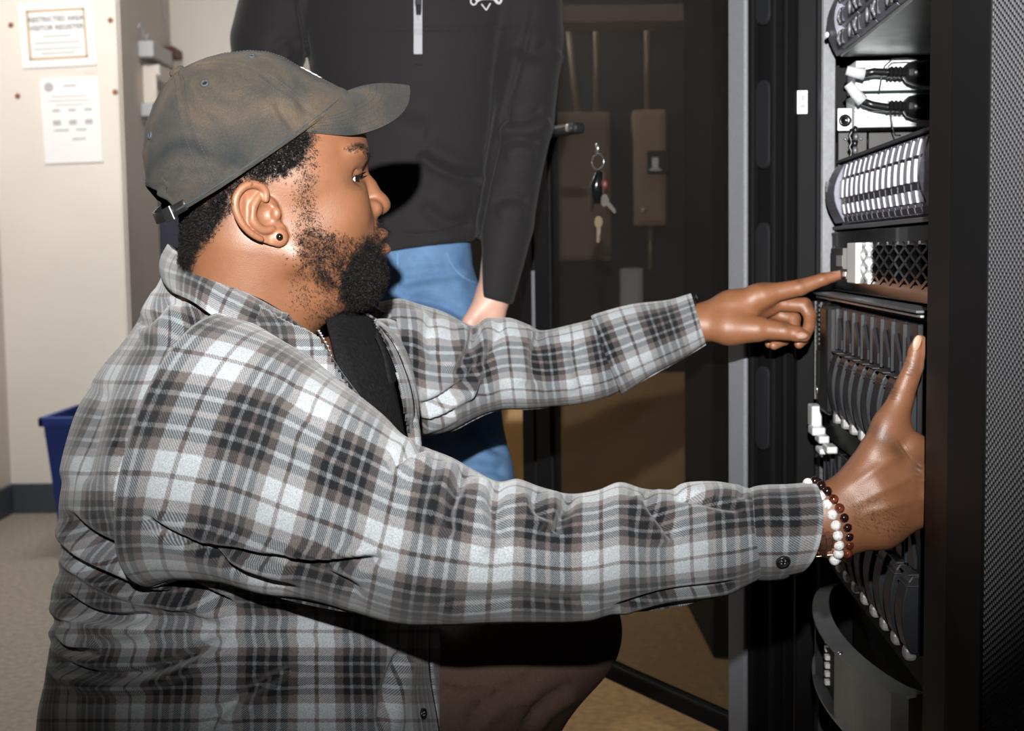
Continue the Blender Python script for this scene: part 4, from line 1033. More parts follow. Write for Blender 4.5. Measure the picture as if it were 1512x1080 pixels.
cap = qpart('baseball_cap', cv, cq, 'cap_cloth', man, label='faded grey-brown baseball cap')
md = cap.modifiers.new('thick', 'SOLIDIFY'); md.thickness = .0016; md.offset = -1
# band edge, strap, buckle
def rim(phs, h0, h1, out): 
    V_ = []
    for p_ in phs:
        r_ = 50*math.sqrt(max(0, 1-(abs(p_-math.pi)/.54)**2))
        for h in (h0, h1): V_.append(capw(*cap_pt(np.array(r_+h), np.array(p_), out))[0])
    return V_
phs = np.linspace(-2.58, 2.58, 120) % (2*np.pi)
V_ = rim(phs, -1.5, 6.5, 1.8); n = len(phs)
o = part('sweat_band', MB().add(V_, [(2*i, 2*i+2, 2*i+3, 2*i+1) for i in range(n-1)]), 'cap_edge', cap, world=True, smooth=True)
md = o.modifiers.new('t', 'SOLIDIFY'); md.thickness = .002
V_ = []; phs = np.linspace(2.45, 3.83, 40)
for p_ in phs:
    for h in (-2, 13): V_.append(capw(*cap_pt(np.array(max(h, 0.)), np.array(p_), -2))[0]+ (capw([0], [0], [min(h, 0)])-capw([0], [0], [0]))[0])
o = part('strap', MB().add(V_, [(2*i, 2*i+2, 2*i+3, 2*i+1) for i in range(39)]), 'strap_black', cap, world=True, smooth=True)
md = o.modifiers.new('t', 'SOLIDIFY'); md.thickness = .002
V_ = []; phs = np.linspace(3.46, 3.62, 8)
for p_ in phs:
    for h in (-4, 15): V_.append(capw(*cap_pt(np.array(max(h, 0.)), np.array(p_), 1.5))[0]+(capw([0], [0], [min(h, 0)])-capw([0], [0], [0]))[0])
o = part('buckle', MB().add(V_, [(2*i, 2*i+2, 2*i+3, 2*i+1) for i in range(7)]), 'steel_dark', cap, world=True, label='dark metal strap buckle')
md = o.modifiers.new('t', 'SOLIDIFY'); md.thickness = .003; md.offset = 1
o2 = part('buckle_edge', MB().tube([V_[14]+hy*-.001, V_[15]+hy*-.001], .0012, 8), 'key_steel', o, world=True)
# brim
lat_ = np.array([-105, -98, -85, -70, -55, -35, 0, 35, 55, 70, 85, 98, 105.]); 
oe1 = np.array([57, 82, 118, 159, 197, 229, 254, 229, 197, 159, 118, 82, 57.]); oe3 = np.array([0, -20, -45, -60, -65, -59, -42, -59, -65, -60, -45, -20, 0.])
NB_, NR_ = 61, 22
lb = np.linspace(-1, 1, NB_); sidx = (lb+1)/2*(len(lat_)-1)
# resample the outer edge by smooth spline
oc = spline(np.column_stack([oe1, lat_, oe3]), 8); q_ = np.linspace(0, len(oc)-1, NB_); oc = np.column_stack([np.interp(q_, np.arange(len(oc)), oc[:, k]) for k in range(3)])
pr_ = np.linspace(-1.155, 1.155, NB_); rc_ = np.array([cap_pt(np.array(3.+0*p_), np.array(p_), .5) for p_ in pr_], float)
rc_[:, 2] = 2-4*0
rc_[0] = oc[0]; rc_[-1] = oc[-1]
bt = np.linspace(0, 1, NR_)[:, None, None]
BV = rc_[None]*(1-bt)+oc[None]*bt
BV[..., 2] += (np.sin(bt[..., 0]*np.pi)*8)             # slight crown along the brim
top = capw(BV[..., 0], BV[..., 1], BV[..., 2]); ib = np.arange(NB_*NR_).reshape(NR_, NB_)
bq = np.stack([ib[:-1, :-1], ib[:-1, 1:], ib[1:, 1:], ib[1:, :-1]], -1).reshape(-1, 4)
brim = qpart('brim', top, bq, 'cap_cloth', cap)
md = brim.modifiers.new('t', 'SOLIDIFY'); md.thickness = .0036; md.offset = 0
md = brim.modifiers.new('b', 'BEVEL'); md.width = .0012; md.segments = 2; md.limit_method = 'ANGLE'; md.angle_limit = 1.0
def dashes(paths, rad=.00028, gap=.5):
    m = MB()
    for pth in paths:
        for i in range(0, len(pth)-1): m.tube([pth[i], pth[i]*(1-gap)+pth[i+1]*gap], rad, 3, cap=False)
    return m
bn = np.cross(top.reshape(NR_, NB_, 3)[1, 30]-top.reshape(NR_, NB_, 3)[0, 30], top.reshape(NR_, NB_, 3)[0, 31]-top.reshape(NR_, NB_, 3)[0, 30]); bn /= np.linalg.norm(bn)
if bn[2] < 0: bn = -bn
paths = []
T3 = top.reshape(NR_, NB_, 3); TN = vnormals(top, bq).reshape(NR_, NB_, 3)
if TN[10, 30, 2] < 0: TN = -TN
for k in range(6):
    row = 20-k*2.3; i0 = int(row); fr = row-i0
    line = (T3[i0]*(1-fr)+T3[min(i0+1, NR_-1)]*fr)+TN[i0]*.0019; paths.append(spline(line[3:-3], 2))
o = part('stitching', dashes(paths), 'cap_stitch', brim, world=True); o['kind'] = 'stuff'
# crown stitching along the panel seams
paths = []
CN = vnormals(cv, cq); CN = CN if ((cv-cv.mean(0))*CN).sum() > 0 else -CN
G3 = cv.reshape(NT, NP, 3); N3 = CN.reshape(NT, NP, 3)
for a_ in (0, 1.0, 2.1, np.pi, 4.18, 5.28):
    for of in (-7, 7):
        pth = []
        for i in range(4 if a_ != np.pi else 2, NT-12):
            j = (a_+of/max(40, 120*math.cos(tt[i]*math.pi/2)))/(2*math.pi)*NP % NP; j0 = int(j); fr = j-j0
            pth.append(G3[i, j0]*(1-fr)+G3[i, (j0+1) % NP]*fr+N3[i, j0]*.0003)
        paths.append(np.array(pth))
o = part('seam_stitching', dashes(paths, .0003, .6), 'cap_stitch', cap, world=True); o['kind'] = 'stuff'
cpx, cpy, cD = proj(cv); cvis = ((CAM-cv)*CN).sum(1) > 0
for ex, ey in ((302, 124), (372, 84), (222, 201)):
    i = np.argmin(np.hypot(cpx-ex, cpy-ey)+1e4*(~cvis)); c = cv[i]; nn = CN[i]; rf = np.cross(nn, hx); rf /= np.linalg.norm(rf); r2 = np.cross(nn, rf)
    rg = [c+nn*.0006+.0031*(math.cos(q)*rf+math.sin(q)*r2) for q in np.linspace(0, 2*math.pi, 17)]
    e = part('eyelet', MB().tube(rg, .0011, 6), 'cap_edge', cap, world=True, smooth=True)
    part('eyelet_hole', MB().lathe(c, nn, [(.0024, -.0004), (.0022, .0005)], 12), 'strap_black', e, world=True)
bt_ = capw([-24], [0], [157])[0]
bx = (capw([-24], [0], [170])[0]-bt_); bx /= np.linalg.norm(bx)
part('top_button', MB().lathe(bt_, bx, [(.0075, -.001), (.008, .002), (.0065, .004), (.003, .005)], 18), 'cap_cloth', cap, world=True, smooth=True)
i = np.argmin(np.hypot(cpx-466, cpy-110))
em = MB()
for q in range(9):
    p_ = capw(*cap_pt(np.array(42.+q*3), np.array(.02*math.sin(q*2)), .6))[0]; em.ball(p_, (.0042, .010, .0018), 10)
part('embroidery', em, 'thread_white', cap, world=True, smooth=True, label='white embroidered emblem on the cap front')
# ---------------------------------------------------------------- hands (sculpted in picture units around their own depth)
def h2w(v, D): v = np.asarray(v, float); return P(v[:, 0], -v[:, 2], D+v[:, 1]*D/F)
def wrinkle(v, lines):                                 # small skin folds: (x, z, half length, angle, half width)
    d = np.zeros(len(v))
    for x, Y, L, ang, w_ in lines:
        c, s_ = math.cos(ang), math.sin(ang); a = (v[:, 0]-x)*c+(-v[:, 2]-Y)*s_; b = -(v[:, 0]-x)*s_+(-v[:, 2]-Y)*c
        d += np.exp(-(a/L)**2-(b/w_)**2)
    return d
def hand_far():
    D = 1.80; g = SDF((950, -60, -570), (1262, 95, -375), 1.15)
    S = lambda *p: [(x, d, -y) for x, y, d in p]
    g.chain(S((870, 528, 26), (955, 494, 20), (1030, 476, 14)), [24, 24, 22], 10)
    g.chain(S((1030, 476, 14), (1080, 458, 10), (1128, 437, 2)), [22.5, 27, 19], 14)
    g.chain(S((1030, 478, 20), (1085, 464, 26), (1136, 450, 26)), [22, 26, 17], 14)
    g.chain(S((1030, 480, 24), (1085, 470, 46), (1132, 460, 60)), [20, 22, 15], 14)
    g.chain(S((1040, 482, 4), (1078, 484, -4), (1118, 487, -14)), [20, 24, 18], 14)            # thenar
    g.chain(S((1118, 437, 2), (1140, 433, 0), (1182, 424.5, 0), (1216, 412.5, 0), (1240, 406, 0)), [17, 14.5, 12, 9.3, 6.8], 7, kk=3)   # index
    g.chain(S((1132, 446, 26), (1160, 449, 24), (1188, 451, 22), (1196, 466, 18), (1195, 482, 10), (1187, 500, 2), (1180, 508, -2)), [15, 11, 11.2, 9.6, 9, 8.4, 7.4], 4, kk=2)
    g.chain(S((1132, 455, 44), (1155, 466, 42), (1172, 471, 36), (1172, 488, 28), (1158, 502, 18), (1143, 510, 10)), [13, 10.5, 10.5, 9.6, 8.4, 7], 4, kk=2)
    g.chain(S((1124, 464, 60), (1146, 480, 54), (1158, 490, 46), (1150, 502, 36), (1136, 508, 28)), [12, 9.5, 9.2, 8, 6.6], 4, kk=2)
    g.chain(S((1090, 486, -8), (1122, 486, -16), (1160, 489.5, -20), (1176, 493, -21), (1188, 496.5, -20)), [20, 16.5, 13, 11.5, 8.8], 7, kk=3)  # thumb
    g.ell((1184, -29.5, -496), (9, 3, 5.2), 1.2)                                              # thumb nail
    v, q = g.surface(); v = relax(v, q, 2, .4)
    w_ = h2w(v, D); c = np.tile(SKIN*np.array([1.3, 1.28, 1.2]), (len(v), 1))  # skin lightened: stronger light on this hand is put into its colour
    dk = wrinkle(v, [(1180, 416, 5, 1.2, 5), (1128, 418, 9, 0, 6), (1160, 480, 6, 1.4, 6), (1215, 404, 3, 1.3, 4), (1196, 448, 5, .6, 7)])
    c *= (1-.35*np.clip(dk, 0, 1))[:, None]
    nl = smooth01((1-((v[:, 0]-1184)/9.5)**2-((v[:, 2]+496)/5.6)**2)*3)*(v[:, 1] < -24)
    nl2 = smooth01((1-((v[:, 0]-1236)/9)**2-((v[:, 2]+400.5)/3.2)**2)*3)
    nl = np.clip(nl+nl2*.8, 0, 1)
    c = c*(1-nl[:, None])+np.array([.42, .24, .17])*nl[:, None]
    tipz = np.exp(-(((v[:, 0]-1243)/8)**2+((v[:, 2]+406)/8)**2))+np.exp(-(((v[:, 0]-1180)/8)**2+((v[:, 2]+509)/6)**2))+np.exp(-(((v[:, 0]-1142)/8)**2+((v[:, 2]+511)/6)**2))
    c = c*(1-.4*tipz[:, None])+np.array([.38, .16, .10])*.4*tipz[:, None]
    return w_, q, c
NHD = 1.235
def hand_near():
    D = NHD; g = SDF((1090, -75, -860), (1500, 110, -480), 1.5)
    S = lambda *p: [(x, d, -y) for x, y, d in p]
    g.chain(S((1070, 778, 10), (1150, 772, 6), (1228, 760, 4)), [50, 45, 39], 12)
    g.chain(S((1070, 790, 10), (1150, 790, 8), (1232, 781, 6)), [46, 42, 36], 20)
    g.chain(S((1228, 752, 2), (1290, 705, -4), (1345, 668, 2)), [38, 30, 21], 22)
    g.chain(S((1232, 765, 2), (1300, 728, -8), (1358, 702, 0)), [38, 31, 21], 22)
    g.chain(S((1236, 776, 4), (1305, 755, -4), (1358, 735, 4)), [38, 30, 20], 22)
    g.chain(S((1240, 786, 6), (1305, 780, 4), (1350, 764, 12)), [33, 27, 19], 22)
    for (a, r_) in (((1345, 668, 2), 20), ((1358, 702, 0), 20), ((1358, 735, 4), 19), ((1350, 764, 12), 17)):     # fingers curl round the post
        x, y, d = a
        g.chain(S(a, (x+48, y-6, d+14), (x+86, y-4, d+30), (x+104, y+4, d+44)), [r_, 15*r_/20, 13.5*r_/20, 10*r_/20], 6, kk=3)
    g.chain(S((1262, 725, 4), (1300, 672, -2), (1331, 588, 2), (1349, 541, 2), (1354, 520, 1), (1358, 505, 0)), [32, 34, 18.5, 14.6, 13.2, 10.8], 16, kk=4)   # thumb
    g.cone((1312, -2, -630), (1345, 2, -655), 20, 16, 20)                                     # web
    g.ell((1354, -12.2, -506), (6.5, 2.5, 12), 1.5, rot=np.array([[.96, 0, .28], [0, 1, 0], [-.28, 0, .96]]))
    v, q = g.surface(); v = relax(v, q, 2, .4)
    n = vnormals(v, q); n = n if ((v-v.mean(0))*n).sum() > 0 else -n
    ten = wrinkle(v, [(1318, 718, 55, math.radians(-27), 7), (1318, 748, 50, math.radians(-16), 7), (1300, 690, 45, math.radians(-32), 7)])
    fold = wrinkle(v, [(1345+2*k-6, 535+6*k, 9, .35, 1.6) for k in range(4)]+[(1318, 573+5*k, 6, .2, 1.5) for k in range(4)]+[(1330+k*4, 655+k*6, 8, .9, 1.6) for k in range(4)]+[(1357, 688+9*k, 7, .5, 2) for k in range(6)])
    v = v+n*(ten*2.2-fold*1.0)[:, None]
    w_ = h2w(v, D); c = np.tile(SKIN*1.05, (len(v), 1))
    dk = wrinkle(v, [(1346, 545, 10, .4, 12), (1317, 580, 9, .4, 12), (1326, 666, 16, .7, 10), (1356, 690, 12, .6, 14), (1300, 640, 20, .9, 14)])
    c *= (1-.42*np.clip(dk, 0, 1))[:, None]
    nl = smooth01((1-((v[:, 0]-1354+(v[:, 2]+506)*-.29)/7)**2-((v[:, 2]+506)/13)**2)*3)*(v[:, 1] < -5)
    c = c*(1-nl[:, None])+np.array([.46, .28, .20])*nl[:, None]
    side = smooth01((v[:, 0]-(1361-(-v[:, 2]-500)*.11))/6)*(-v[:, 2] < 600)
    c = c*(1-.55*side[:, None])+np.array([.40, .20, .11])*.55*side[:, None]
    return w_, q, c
HF, HN = hand_far(), hand_near()
BODY += [HF, HN]
# fine dark hairs on the back of the near hand
hvn, hqn, _ = HN; nn_ = vnormals(hvn, hqn); nn_ = nn_ if ((hvn-hvn.mean(0))*nn_).sum() > 0 else -nn_
ipx, ipy, _d = proj(hvn); dn_ = 26*smooth01(.5-poly_sd(ipx, ipy, [(1255, 735), (1290, 725), (1330, 770), (1335, 785), (1300, 790), (1260, 775)])/24)*((CAM-hvn)*nn_).sum(1).clip(0, 1)
t_, bw_ = scatter(hvn, hqn, dn_, np.random.default_rng(8))
pp = (hvn[t_]*bw_[..., None]).sum(1); pn = (nn_[t_]*bw_[..., None]).sum(1)*.5+RI*.5-UP*.45; pn /= np.linalg.norm(pn, axis=1)[:, None]
fv, ff = strands(pp, pn, np.full(len(pp), .0055), .00006, .25, 5, 9)
qpart('hand_hair', fv, ff, 'hair_black', man)
# ---- bracelets and watch on the near wrist
def wrist_ring(nearpts, dn, df, n, push):              # near arc from the photograph, far arc mirrored behind the wrist
    a = spline(np.array([(x, y, dn_) for (x, y), dn_ in zip(nearpts, dn)], float), 12)
    m = len(a); c = (a[0]+a[-1])/2; back = []
    for k in range(1, 40):
        th = math.pi*k/40; e = a[-1]*(1-(1-math.cos(th))/2)+a[0]*((1-math.cos(th))/2); back.append(e+np.array([push*math.sin(th), 0, df*math.sin(th)]))
    loop = np.vstack([a, back, a[:1]]); wl = P(loop[:, 0], loop[:, 1], NHD+loop[:, 2]*NHD/F)
    s_ = np.r_[0, np.cumsum(np.linalg.norm(np.diff(wl, axis=0), axis=1))]; tot = s_[-1]
    q = np.linspace(0, tot, n, endpoint=False)
    return np.column_stack([np.interp(q, s_, wl[:, k]) for k in range(3)]), tot/n
wp = [(1193, 714), (1204, 724.5), (1214, 735), (1224, 750), (1231.5, 768), (1236, 786), (1238.5, 803), (1238, 818), (1232, 828)]
dp = [(1203, 711), (1213, 718), (1222, 727), (1231, 738), (1240, 752), (1247, 768), (1252, 786), (1253.5, 803), (1250, 824)]
mat('howlite', (.82, .82, .81), .22, coat=.3, var=.0, vscale=90, col2=None); mat('tiger_dark', (.014, .005, .004), .1, coat=.8); mat('tiger_red', (.10, .022, .012), .1, coat=.8, var=.75, vscale=260); mat('rose_gold', (.62, .30, .20), .22, metal=.9)
m = MATS['howlite']; nt = m.node_tree; tc = nt.nodes['Texture Coordinate']; vo = nt.nodes.new('ShaderNodeTexNoise'); vo.inputs['Scale'].default_value = 170; vo.inputs['Distortion'].default_value = 1.4
r_ = nt.nodes.new('ShaderNodeValToRGB'); e = r_.color_ramp.elements; e[0].position = .46; e[0].color = (.82, .82, .81, 1); e[1].position = .54; e[1].color = (.82, .82, .81, 1); k_ = e.new(.5); k_.color = (.36, .36, .37, 1)
nt.links.new(tc.outputs['Object'], vo.inputs['Vector']); nt.links.new(vo.outputs['Fac'], r_.inputs[0]); nt.links.new(r_.outputs[0], nt.nodes['Principled BSDF'].inputs['Base Color'])
for pts, nm, lab, rb in ((wp, 'white_bead_bracelet', 'bracelet of white marbled stone beads', .0049), (dp, 'red_bead_bracelet', 'bracelet of dark red glossy stone beads', .0047)):
    dd = [-8, -22, -34, -41, -43, -41, -36, -26, -14]
    c, st_ = wrist_ring(pts, dd, 46, 1, 0); tot = st_; nbd = int(round(tot/(2*rb*.97)))
    c, st_ = wrist_ring(pts, dd, 46, nbd, 12)
    root = part(nm, MB().tube(np.vstack([c, c[:1]]), .0007, 6), 'cable_black', man, world=True, label=lab)
    ms = {}
    for i in range(nbd):
        mt = 'howlite' if nm[0] == 'w' else ('tiger_red' if (i*7) % 5 in (1, 3) else 'tiger_dark')
        if mt not in ms:
            me = mesh_of('bead', *(lambda b: (b.v, b.f))(MB().ball((0, 0, 0), (rb, rb, rb), 20))); me.materials.append(MATS[mt]); ms[mt] = me
            me.polygons.foreach_set('use_smooth', np.ones(len(me.polygons), bool))
        o = bpy.data.objects.new('bead', ms[mt]); COL.objects.link(o); o.parent = root
        o.matrix_basis = Matrix.Translation(Vector(c[i]-np.array(wm(root).translation))) @ Matrix.Rotation(i*1.7, 4, 'X') @ Matrix.Rotation(i*.9, 4, 'Z')
wq = [(1186, 722), (1202, 736), (1214, 760), (1221, 785), (1224, 803), (1222, 812), (1216, 819)]
c, st_ = wrist_ring(wq, [-8, -28, -38, -40, -37, -28, -14], 46, 26, 10)
root = None
cc = c.mean(0)
for i in range(26):
    a = c[(i+1) % 26]-c[i-1]; a /= np.linalg.norm(a); nr = c[i]-cc; nr -= a*(nr@a); nr /= np.linalg.norm(nr); ax = np.cross(a, nr)
    for k in (-1, 0, 1):
        M = Matrix(((*[a[0], nr[0], ax[0]], 0), (*[a[1], nr[1], ax[1]], 0), (*[a[2], nr[2], ax[2]], 0), (0, 0, 0, 1)))
        ctr = c[i]+ax*k*.0052+(a*st_*.5 if k == 0 else 0)
        b = MB().box(-st_*.45, st_*.45, -.0014, .0014, -.0024, .0024)
        if root is None:
            root = part('watch_band', MB().tube(np.vstack([c, c[:1]]), .0008, 6), 'rose_gold', man, world=True, label='rose gold link watch band'); base = np.array(wm(root).translation)
            lm_ = mesh_of('link', b.v, b.f); lm_.materials.append(MATS['rose_gold'])
        o = bpy.data.objects.new('link', lm_); COL.objects.link(o); o.parent = root; M.translation = Vector(ctr-base); o.matrix_basis = M
# black cord bracelet on the far wrist
c = P(*np.array([(1026, 440, 1.79), (1023, 452, 1.775), (1021, 475, 1.77), (1024, 498, 1.78), (1026, 500, 1.82), (1026, 470, 1.84), (1027, 442, 1.82), (1026, 438, 1.80)]).T)
part('cord_bracelet', MB().tube(spline(np.vstack([c, c[:1]]), 5), .0035, 8), 'stud', man, world=True, smooth=True, label='black bracelet under the far cuff')
# ---------------------------------------------------------------- plaid flannel shirt
def plaid_mat():
    m = bpy.data.materials.new('plaid_flannel'); m.use_nodes = True; nt = m.node_tree; L = nt.links.new; b = nt.nodes['Principled BSDF']
    uv = nt.nodes.new('ShaderNodeUVMap'); sp = nt.nodes.new('ShaderNodeSeparateXYZ'); L(uv.outputs[0], sp.inputs[0])
    tc = nt.nodes.new('ShaderNodeTexCoord')
    def math_(op, a, bb=None):
        n = nt.nodes.new('ShaderNodeMath'); n.operation = op
        for i, x in enumerate((a, bb)):
            if x is None: continue
            if isinstance(x, (int, float)): n.inputs[i].default_value = x
            else: L(x, n.inputs[i])
        return n.outputs[0]
    wob = nt.nodes.new('ShaderNodeTexNoise'); wob.inputs['Scale'].default_value = 420; wob.inputs['Detail'].default_value = 2; L(tc.outputs['Object'], wob.inputs['Vector'])
    w_ = math_('MULTIPLY', math_('SUBTRACT', wob.outputs['Fac'], .5), .0022)
    Lt, Tp, Dk = (.625, .65, .67), (.335, .31, .305), (.09, .094, .104)
    Md = tuple(.62*x for x in Lt)
    def ramp(x, per, off):
        f = math_('FRACT', math_('ADD', math_('DIVIDE', math_('ADD', x, w_), per), off))
        r = nt.nodes.new('ShaderNodeValToRGB'); r.color_ramp.interpolation = 'LINEAR'; e = r.color_ramp.elements
        seq = [(0, Tp), (.016, Tp), (.024, Lt), (.18, Lt), (.195, Tp), (.275, Tp), (.29, Dk), (.345, Dk), (.355, Md), (.385, Md), (.395, Dk), (.47, Dk), (.485, Tp), (.515, Tp), (.53, Dk), (.605, Dk), (.615, Md), (.645, Md), (.655, Dk), (.71, Dk), (.725, Tp), (.805, Tp), (.82, Lt), (.976, Lt), (.984, Tp)]
        e[0].position = seq[0][0]; e[0].color = (*seq[0][1], 1); e[1].position = seq[-1][0]; e[1].color = (*seq[-1][1], 1)
        for p_, c_ in seq[1:-1]:
            k = e.new(p_); k.color = (*c_, 1)
        L(f, r.inputs[0]); return r.outputs[0]
    A = ramp(sp.outputs[0], .097, .0); B = ramp(sp.outputs[1], .086, .0)
    tw = math_('SINE', math_('MULTIPLY', math_('ADD', sp.outputs[0], math_('MULTIPLY', sp.outputs[1], 1.0)), 2700))
    fac = math_('ADD', math_('MULTIPLY', tw, .20), .5)
    mx = nt.nodes.new('ShaderNodeMix'); mx.data_type = 'RGBA'; L(fac, mx.inputs[0]); L(A, mx.inputs[6]); L(B, mx.inputs[7])
    sq = nt.nodes.new('ShaderNodeVectorMath'); sq.operation = 'MULTIPLY'; L(mx.outputs[2], sq.inputs[0]); L(mx.outputs[2], sq.inputs[1])
    n = nt.nodes.new('ShaderNodeTexNoise'); n.inputs['Scale'].default_value = 900; n.inputs['Detail'].default_value = 4; n.inputs['Roughness'].default_value = .7; L(tc.outputs['Object'], n.inputs['Vector'])
    mr = nt.nodes.new('ShaderNodeMapRange'); mr.inputs['From Min'].default_value = .3; mr.inputs['From Max'].default_value = .7; mr.inputs['To Min'].default_value = .62; mr.inputs['To Max'].default_value = 1.38; L(n.outputs['Fac'], mr.inputs['Value'])
    sc_ = nt.nodes.new('ShaderNodeVectorMath'); sc_.operation = 'SCALE'; L(sq.outputs[0], sc_.inputs[0]); L(mr.outputs[0], sc_.inputs['Scale'])
    L(sc_.outputs[0], b.inputs['Base Color'])
    bp = nt.nodes.new('ShaderNodeBump'); bp.inputs['Strength'].default_value = .5; bp.inputs['Distance'].default_value = .001; L(n.outputs['Fac'], bp.inputs['Height']); L(bp.outputs[0], b.inputs['Normal'])
    b.inputs['Roughness'].default_value = .95; b.inputs['Specular IOR Level'].default_value = .1; b.inputs['Sheen Weight'].default_value = .25; b.inputs['Sheen Roughness'].default_value = .5
    MATS['plaid'] = m
plaid_mat()
mat('button_black', (.012, .012, .013), .25, coat=.4); mat('inner_black', (.0085, .0085, .0098), .9, bump=.6, bscale=420, spec=.15, var=.35, vscale=260)
mat('trouser_brown', (.060, .032, .022), .85, bump=.4, bscale=600, var=.1, vscale=300); mat('shoe_dark', (.02, .017, .015), .6)
mat('chain_silver', (.8, .8, .82), .2, metal=.9)

def ringloft(st, nphi, nt_, expo=1.0, phi0=0.0):
    """st rows: cx, cy, D, Ax, Ay, AD, Bx, By, BD (picture units and metres); returns verts (world), quads, uv"""
    st = spline(np.array(st, float), nt_); m = len(st); ph = np.linspace(0, 2*np.pi, nphi+1)+phi0
    c, s_ = np.cos(ph), np.sin(ph); c = np.sign(c)*np.abs(c)**expo; s_ = np.sign(s_)*np.abs(s_)**expo
    X = st[:, None, 0]+st[:, None, 3]*c+st[:, None, 6]*s_; Y = st[:, None, 1]+st[:, None, 4]*c+st[:, None, 7]*s_; D = st[:, None, 2]+st[:, None, 5]*c+st[:, None, 8]*s_
    V = P(X, Y, D)                                      # m, nphi+1, 3
    ctr = V[:, :-1].mean(1); u = np.r_[0, np.cumsum(np.linalg.norm(np.diff(ctr, axis=0), axis=1))]
    per = np.linalg.norm(np.diff(V, axis=1), axis=2); v = np.concatenate([np.zeros((m, 1)), np.cumsum(per, axis=1)], 1)
    # measure the girth from the camera-side line so that checks stay square there
    jn = np.argmin(D.mean(0)); v = v-v[:, jn:jn+1]
    vm = np.broadcast_to(v.mean(0)[None], v.shape)*.6+v*.4
    return V, np.broadcast_to(u[:, None], v.shape).copy(), vm, st
def grid_faces(m, n): 
    i = np.arange(m*n).reshape(m, n); return np.stack([i[:-1, :-1], i[:-1, 1:], i[1:, 1:], i[1:, :-1]], -1).reshape(-1, 4)
def cloth(name, V, U, W_, parent, material='plaid', thick=.0022, cut=None, label=None, uoff=0., voff=0., swap=False):
    m, n = V.shape[:2]; f = grid_faces(m, n); v = V.reshape(-1, 3)
    if cut is not None:
        keep = ~cut[f].all(1); f = f[keep]
    nn = vnormals(v, f)
    if ((v-v.mean(0))*nn).sum() < 0: f = f[:, ::-1]
    o = qpart(name, v, f, material, parent, label=label)
    me = o.data; uvl = me.uv_layers.new(name='UVMap'); li = np.zeros(len(me.loops), np.int32); me.loops.foreach_get('vertex_index', li)
    a, b_ = U.ravel()[li]+uoff, W_.ravel()[li]+voff
    if swap: a, b_ = b_, a
    uvl.data.foreach_set('uv', np.column_stack([a, b_]).astype(np.float32).ravel())
    if thick: md = o.modifiers.new('thick', 'SOLIDIFY'); md.thickness = thick; md.offset = -1
    return o
def outward(V):
    m, n = V.shape[:2]; N = vnormals(V.reshape(-1, 3), grid_faces(m, n)).reshape(m, n, 3)
    # join the seam column
    sseam = N[:, 0]+N[:, -1]; sseam /= np.linalg.norm(sseam, axis=1)[:, None]+1e-9; N[:, 0] = sseam; N[:, -1] = sseam
    if ((V-V.mean(1, keepdims=True))*N).sum() < 0: N = -N
    return N
def fold_noise(V, U, W_, amp, su, sv, seed):           # long soft folds in cloth coordinates
    r = np.random.default_rng(seed); d = np.zeros(U.shape)
    for k in range(10):
        fu, fv, p1, p2 = r.uniform(.5, 1.3)*su, r.uniform(-1, 1)*sv, r.uniform(0, 6.28), r.uniform(0, 6.28)
        d += np.sin(U*fu+W_*fv+p1+1.3*np.sin(W_*sv*.7+p2))
    return amp*d/3.2
# ---- torso
T_ROWS = [(1180, 52, 652, .19), (1130, 54, 652, .19), (1090, 57, 651, .19), (1050, 60, 650, .19), (1010, 68, 648, .19), (975, 72, 646, .19), (955, 78, 645, .19), (935, 73, 643, .19), (915, 84, 642, .19), (890, 80, 640, .19), (865, 86, 638, .19), (845, 96, 636, .19), (815, 99, 632, .19), (785, 96, 628, .19), (750, 89, 622, .19), (700, 95, 618, .19), (650, 110, 614, .19), (600, 128, 614, .188), (550, 153, 606, .182), (510, 182, 592, .165), (480, 202, 566, .14), (455, 214, 525, .115), (435, 226, 486, .098), (418, 236, 462, .092), (402, 243, 450, .086), (388, 250, 440, .08)]
rows = []
for y, xl, xr, bd_ in T_ROWS:
    bx = 62*bd_/.19; e = (xr-xl)/2; ax = math.sqrt(e*e-bx*bx); cy = y
    tilt = 26*bd_/.19 if y < 700 else 0
    rows.append(((xl+xr)/2, cy, 1.41+.06*smooth01((y-760)/160.), ax, 0, -.05, -bx, tilt*.0, -bd_*(.9 if y > 520 else 1)))
TV, TU, TW, tst = ringloft(rows, 260, 9, .86)
TN = outward(TV); tv = TV.reshape(-1, 3); tn = TN.reshape(-1, 3)
TC = [([(92, 752), (140, 796), (205, 828), (280, 868), (360, 905)], .015, 8, .009, 1), ([(98, 806), (150, 846), (215, 868), (290, 880)], .010, 7, .007, 1),
      ([(80, 876), (125, 906), (170, 916), (230, 912)], .012, 7, .008, 1), ([(76, 938), (110, 962), (150, 966)], .010, 7, .008, -1), ([(70, 968), (139, 997), (205, 996), (268, 975), (335, 940)], .011, 7, .008, 1),
      ([(300, 1080), (340, 1040), (400, 1005), (450, 985)], .008, 8, .005, 1), ([(180, 640), (186, 730), (200, 800)], .004, 6, .002, 1), ([(150, 560), (135, 640), (128, 720)], .005, 14, .004, 1),
      ([(560, 1080), (580, 1010), (600, 960)], .006, 9, .004, 1), ([(330, 425), (290, 470), (240, 520)], .003, 8, .003, 1), ([(200, 480), (225, 470), (250, 440)], .006, 9, .005, 1)]
d = 1.4*creases(tv, tn, TC)+fold_noise(TV, TU, TW, .0035, 26, 12, 4).ravel()*np.clip((tst[:, 1].repeat(TV.shape[1])-430)/120, 0, 1)
tv = tv+tn*d[:, None]; TV = tv.reshape(TV.shape)
px_, py_, _ = proj(tv); facing = ((CAM-tv)*tn).sum(1) > -.02
